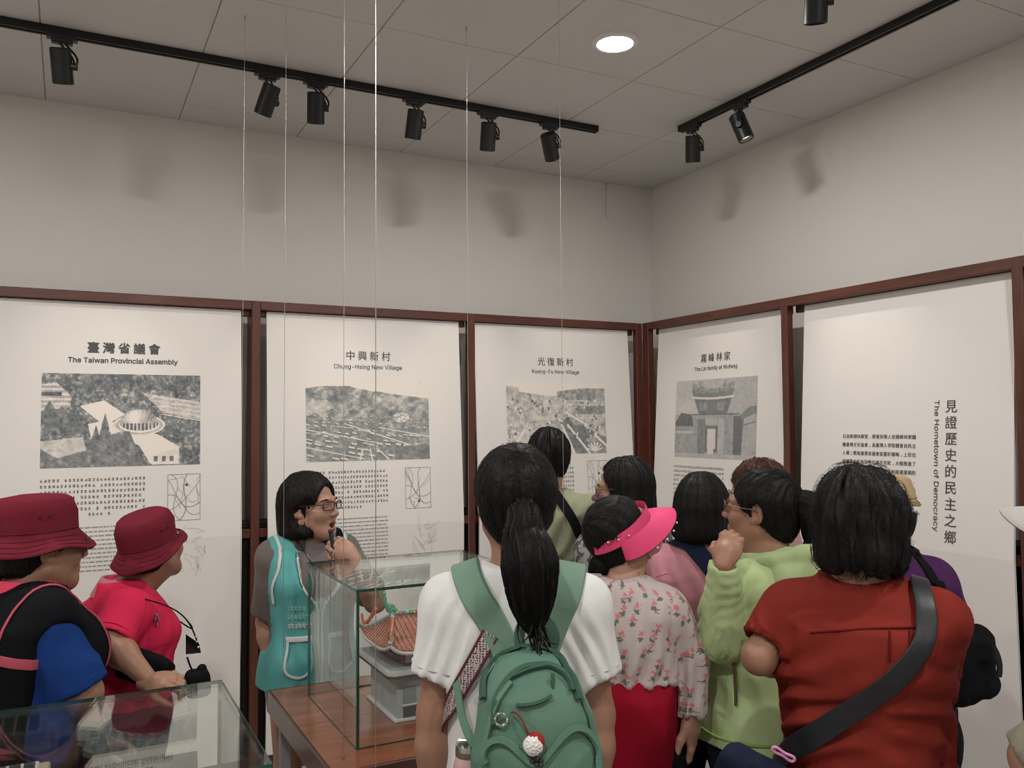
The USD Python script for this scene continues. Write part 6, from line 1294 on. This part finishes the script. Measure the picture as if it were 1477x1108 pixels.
held('lanyard', 'black lanyard with folded dark sunglasses hanging at the pink chest', 'lanyard', [('cord', cat(tube(cord, .0022, 6), tube(cord2, .0022, 6)), BLK, None), ('sunglasses', gl, mat('shades_black', (.008, .008, .009), .15), None), ('clip', cat(*[trimesh.creation.icosphere(1, .004).apply_translation(p.L(*q)) for q in [(284, 926, 2.535), (286, 934, 2.53), (283, 919, 2.54)]]), sv, None), ('lower_cord', tube(spline([p.L(270, 948, 2.545), p.L(274, 960, 2.54), p.L(280, 972, 2.54)], 10), .003, 6), BLK, None)], p)
g = p.L(285, 985, 2.56); ps = Shape().box(g, (.030, .035, .040), r=.018); held('camera_pouch', 'small black pouch hanging in front of the pink polo shirt', 'pouch', [('pouch', displace(ps.mesh(.005), folds(.006, (22, 22, 22), 3)), BLK, None), ('flap', trimesh.creation.icosphere(2, .014).apply_translation(g + A([.0, .012, .040])), BLK, None)], p)

# ---- man in the sage shirt
p = Person('person seen from behind in a sage green shirt with a black diagonal strap', (791, 660, 3.62), 4, look=-6, top=.120, skin='skin_light', hs=1.0)
p.build_frame(w=1.06, shw=.165)
p.head(nr=.056); p.arm(1, p.L(862, 860, 3.55), p.L(850, 950, 3.45), hand=((.3, .3, .4, .4), (0, .3, -1), (1, 0, 0), (.4, .3))); p.arm(-1, p.L(732, 860, 3.55), p.L(740, 950, 3.45), hand=((.3, .3, .4, .4), (0, .3, -1), (-1, 0, 0), (.4, .3))); p.core(); p.finish_body(); SH = p.shz
p.top('shirt', SAGE, .82, sleeve=.8, ease=.024, sl_r=(.060, .068), neck=.062, fold=folds(.013, (5, 5, 3), 71, .8, [((.08, -.12, SH - .2), (.6, 0, 1), .2, .007, .06)])); C_ = p.cloth; p.trousers(NAVY, .88)
S = crop(nape=-.075, side=.083, topz=.092); p.hair(S, 'hair_black', groove_fn=groove((0, -.02, .08), 80, .005, 16), n=500, length=.05, lift=.003, tail=.5, flow=down)
P, N_ = lay(C_, [p.shoulder[-1] * [.35, 1, 1] + A([0, .05, .07]), p.L(800, 708, 3.5), p.L(826, 745, 3.45), p.L(846, 785, 3.45), p.L(862, 830, 3.5)], .007); held('crossbody_strap', 'black cross-body strap on the back of the sage green shirt', 'strap', [('strap', ribbon(P, N_, .040, .004), BLK, None)], p)

# ---- woman in the purple mask
p = Person('person with long dark hair, glasses and a purple face mask near the corner post', (897, 706, 3.18), -48, look=-80, nod=4, top=.116, skin='skin_light', hs=.97)
LEAF = usdkit.material(stage, '/World/Looks/top_leafy', {'tc': ('texture_coordinate', {}), 'w': ('wave_texture', {'scale': 14., 'distortion': 12., 'detail': 2., 'detail_scale': 1.5}), 'r': ('rgb_ramp', {'ramp': [(0, (.05, .05, .05)), (.45, (.13, .13, .125)), (.8, (.34, .335, .32))]}), 'p': ('principled_bsdf', {'roughness': .85})}, [('tc.object', 'w.vector'), ('w.fac', 'r.fac'), ('r.color', 'p.base_color')], surface='p.BSDF')
p.build_frame(w=1.08, shw=.152); p.head(); p.arm(1, p.L(938, 880, 3.24), p.L(915, 940, 3.08)); p.arm(-1, p.L(862, 860, 3.05), p.L(858, 950, 2.95)); p.core(); p.finish_body(); p.eyes()
p.top('blouse', LEAF, .85, sleeve=.85, ease=.024, sl_r=(.07, .075), neck=.062, fold=folds(.010, (6, 6, 4), 81, .8)); p.trousers(TRK, .88)
S = bob(bottom=-.150, wide=.090, back=.094, side=.084, topz=.088, face_y=.092, face_w=.076, face_h=.120); p.hair(S, 'hair_black', groove_fn=groove((0, -.02, .1), 70, .004, 6), n=450, flow=down, length=.10)
face_mask(p, cloth('mask_purple', (.19, .11, .17)), cloth('mask_loop_white', (.6, .55, .55))); p.glasses(mat('glasses_amber', (.16, .07, .03), .3), hgt=.016)

# ---- woman with the black bob in the rose T-shirt
p = Person('person seen from behind with a black bob and a pale pink T-shirt', (1014, 733, 2.98), 8, look=14, nod=2, top=.118, skin='skin_light', hs=1.0)
p.build_frame(w=1.02, shw=.142); p.head(); p.arm(-1, p.L(972, 880, 2.92), p.L(990, 950, 2.80), hand=((.3, .3, .4, .4), (0, .6, -1), (-1, 0, 0), (.4, .3))); p.arm(1, p.L(1080, 880, 3.0), p.L(1070, 950, 2.9)); p.core(); p.finish_body(); SH = p.shz
p.top('t_shirt', ROSE, .84, sleeve=.50, ease=.016, sl_r=(.056, .066), neck=.060, fold=folds(.009, (7, 7, 3.5), 91, .8, [((-.05, -.10, SH - .2), (-.5, 0, 1), .16, .005, .045)])); hem_bands(p, ROSE); C_ = p.cloth; p.trousers(TRK, .88)
S = bob(bottom=-.110, wide=.097, back=.098, side=.086, topz=.091, flip=.03); p.hair(S, 'hair_black', groove_fn=groove((0, -.02, .1), 90, .0018, 3), n=500, flow=down, length=.10)
P, N_ = lay(C_, [p.shoulder[-1] * [.62, 1, 1] + A([0, .08, .02]), p.L(984, 775, 2.9), p.L(1010, 800, 2.85), p.L(1040, 840, 2.84), p.L(1066, 890, 2.9)], .007); held('bag_strap', 'wide navy bag strap across the pale pink T-shirt', 'strap', [('strap', ribbon(P, N_, .060, .004), NAVY, None)], p)

# ---- person with short curly brown hair
p = Person('person with short curly brown hair and glasses, behind the lime hoodie', (1091, 712, 3.3), -60, look=-70, nod=4, top=.118, skin='skin_light', hs=1.0)
p.build_frame(w=1.08, shw=.155); p.head(); p.arm(1, p.L(1120, 900, 3.4), p.L(1080, 950, 3.3)); p.arm(-1, p.L(1075, 890, 3.2), p.L(1050, 950, 3.2)); p.core(); p.finish_body()
p.top('shirt', cloth('shirt_blush', (.50, .29, .29)), .84, sleeve=.8, ease=.024, sl_r=(.07, .075), neck=.064, fold=folds(.010, (6, 6, 4), 95, .8)); collar(p, cloth('shirt_blush', None), r=.062, hgt=.045, open_=.5); p.trousers(TRK, .88)
S = crop(nape=-.085, side=.090, back=.108, topz=.094, face_y=.115); p.hair(S, 'hair_brown', groove_fn=groove((0, -.02, .05), 60, .010, 22), n=900, length=.05, lift=.004, tail=.7, flow=lambda q: down(q) + .16 * np.stack([np.sin(q[:, 2] * 110), np.cos(q[:, 0] * 100 + q[:, 1] * 90), np.sin(q[:, 1] * 100)], -1), width=.0007); p.glasses(MAT['glasses_thin'], hgt=.016)

# ---- person in purple with the tan hat
p = Person('person in a purple shirt and tan hat half hidden behind the rust red shirt', (1272, 742, 2.62), -14, look=-20, nod=2, top=.124, skin='skin_light', hs=1.0)
p.build_frame(w=1.08, shw=.138, depth=1.05); p.head(); p.arm(1, p.L(1372, 900, 2.6), p.L(1330, 950, 2.7)); p.arm(-1, p.L(1240, 900, 2.7), p.L(1260, 960, 2.8)); p.core(); p.finish_body(); SH = p.shz
p.top('shirt', PURPLE, .84, sleeve=.92, ease=.020, sl_r=(.056, .062), neck=.064, fold=folds(.009, (6, 6, 4), 99, .8)); C_ = p.cloth; p.trousers(TRK, .88)
S = crop(); S.cut((0, 0, .008), (0, 0, 1)); p.hair(S, 'hair_black', groove_fn=groove((0, 0, 0), 80, .002), n=150); bucket_hat(p, cloth('hat_tan', (.42, .31, .17)), tilt=(0, 0), r=.098, brim=.012, drop=.010, zoff=.050, ctop=.124, name='tan_hat', seam=(.3, .22, .12))
g = p.L(1388, 962, 2.50); bag = Shape().box(g, (.085, .055, .100), rot([0, 1, 0], -.25) @ rot([0, 0, 1], .3), r=.045).ell(g + A([.05, 0, .06]), (.04, .05, .06), k=.03); bm = displace(bag.mesh(.006), folds(.012, (14, 14, 10), 6, .8)); P = spline([p.shoulder[1] * [.7, 1, 1] + A([0, .05, .055]), p.L(1342, 790, 2.5), p.L(1362, 860, 2.46), p.L(1385, 905, 2.46), g + A([.0, .0, .09])], 40); P[:22] = C_.snap(P[:22], .005); N_ = C_.grad(P, .01)
held('shoulder_bag', 'black slouchy shoulder bag hanging behind the purple shirt', 'bag', [('bag_body', bm, BLK, None), ('strap', ribbon(P, N_, .030, .004), BLK, None), ('strap_end', ribbon(spline([g + A([.06, -.01, .09]), g + A([.085, -.02, .05]), g + A([.09, -.02, -.02])], 12), np.tile([.5, -1, 0.], (12, 1)), .02, .004), shn, None)], p)

# ---- person at the right edge, only the cap's visor and an elbow in the picture
p = Person('person in a khaki shirt and pale grey cap, mostly cut off by the right edge', (1592, 768, 1.62), -84, look=-84, nod=-4, top=.122, skin='skin_tan', hs=1.0, fwd=.10)
p.build_frame(w=1.05, shw=.150); p.head(); p.arm(-1, p.L(1492, 1095, 1.52), p.L(1530, 1150, 1.50), hand=((.3, .35, .4, .45), (0, .9, -.5), (0, .3, 1), (.4, .3))); p.arm(1, p.L(1600, 1060, 1.80), p.L(1530, 1140, 1.75)); p.core(); p.finish_body()
p.top('shirt', cloth('shirt_khaki', (.20, .18, .135)), .80, sleeve=1.04, ease=.018, sl_r=(.056, .056), neck=.060, fold=folds(.010, (9, 9, 5), 101, .9)); p.trousers(TRK, .84)
S = crop(); S.cut((0, 0, .02), (0, 0, 1)); p.hair(S, 'hair_black', groove_fn=groove((0, 0, 0), 80, .002), n=60)
GC = cloth('cap_grey', (.40, .385, .36)); CS = Shape().ell((0, -.014, .030), (.092, .112, .098)).cut((0, 0, .018), (0, -.05, -1)); cp = p.add('cap', xf(relax(CS.mesh(.005), 2), p.HR * p.hs, p.H), GC)
t = np.linspace(-1, 1, 25); V = []
for off in (0, -.003):
    for u in np.linspace(0, 1, 8): w = np.sqrt(np.maximum(1 - t * t, 0)); V.append(np.stack([.088 * t, .075 * np.sqrt(np.maximum(1 - .7 * t * t, 0)) + .010 + u * (.030 + .060 * w), .036 - .040 * t * t - .012 * u * u + off], -1))
V = np.vstack(V); n = 25; Fc = []
for o in (0, 8):
    for i in range(7):
        for j in range(n - 1): a, b, c, d = (o + i) * n + j, (o + i) * n + j + 1, (o + i + 1) * n + j, (o + i + 1) * n + j + 1; Fc += [[a, b, d], [a, d, c]] if o == 0 else [[a, d, b], [a, c, d]]
for j in range(n - 1): a, b = 7 * n + j, 7 * n + j + 1; Fc += [[a, b, b + 8 * n], [a, b + 8 * n, a + 8 * n]]
for j in (0, n - 1): Fc += [[i * n + j, (i + 1) * n + j, (i + 9) * n + j] for i in range(7)] + [[i * n + j, (i + 9) * n + j, (i + 8) * n + j] for i in range(7)]
vz = trimesh.Trimesh(V, Fc, process=False); vz.fix_normals(); p.add('visor', xf(vz, p.HR * p.hs, p.H), GC, parent=cp)
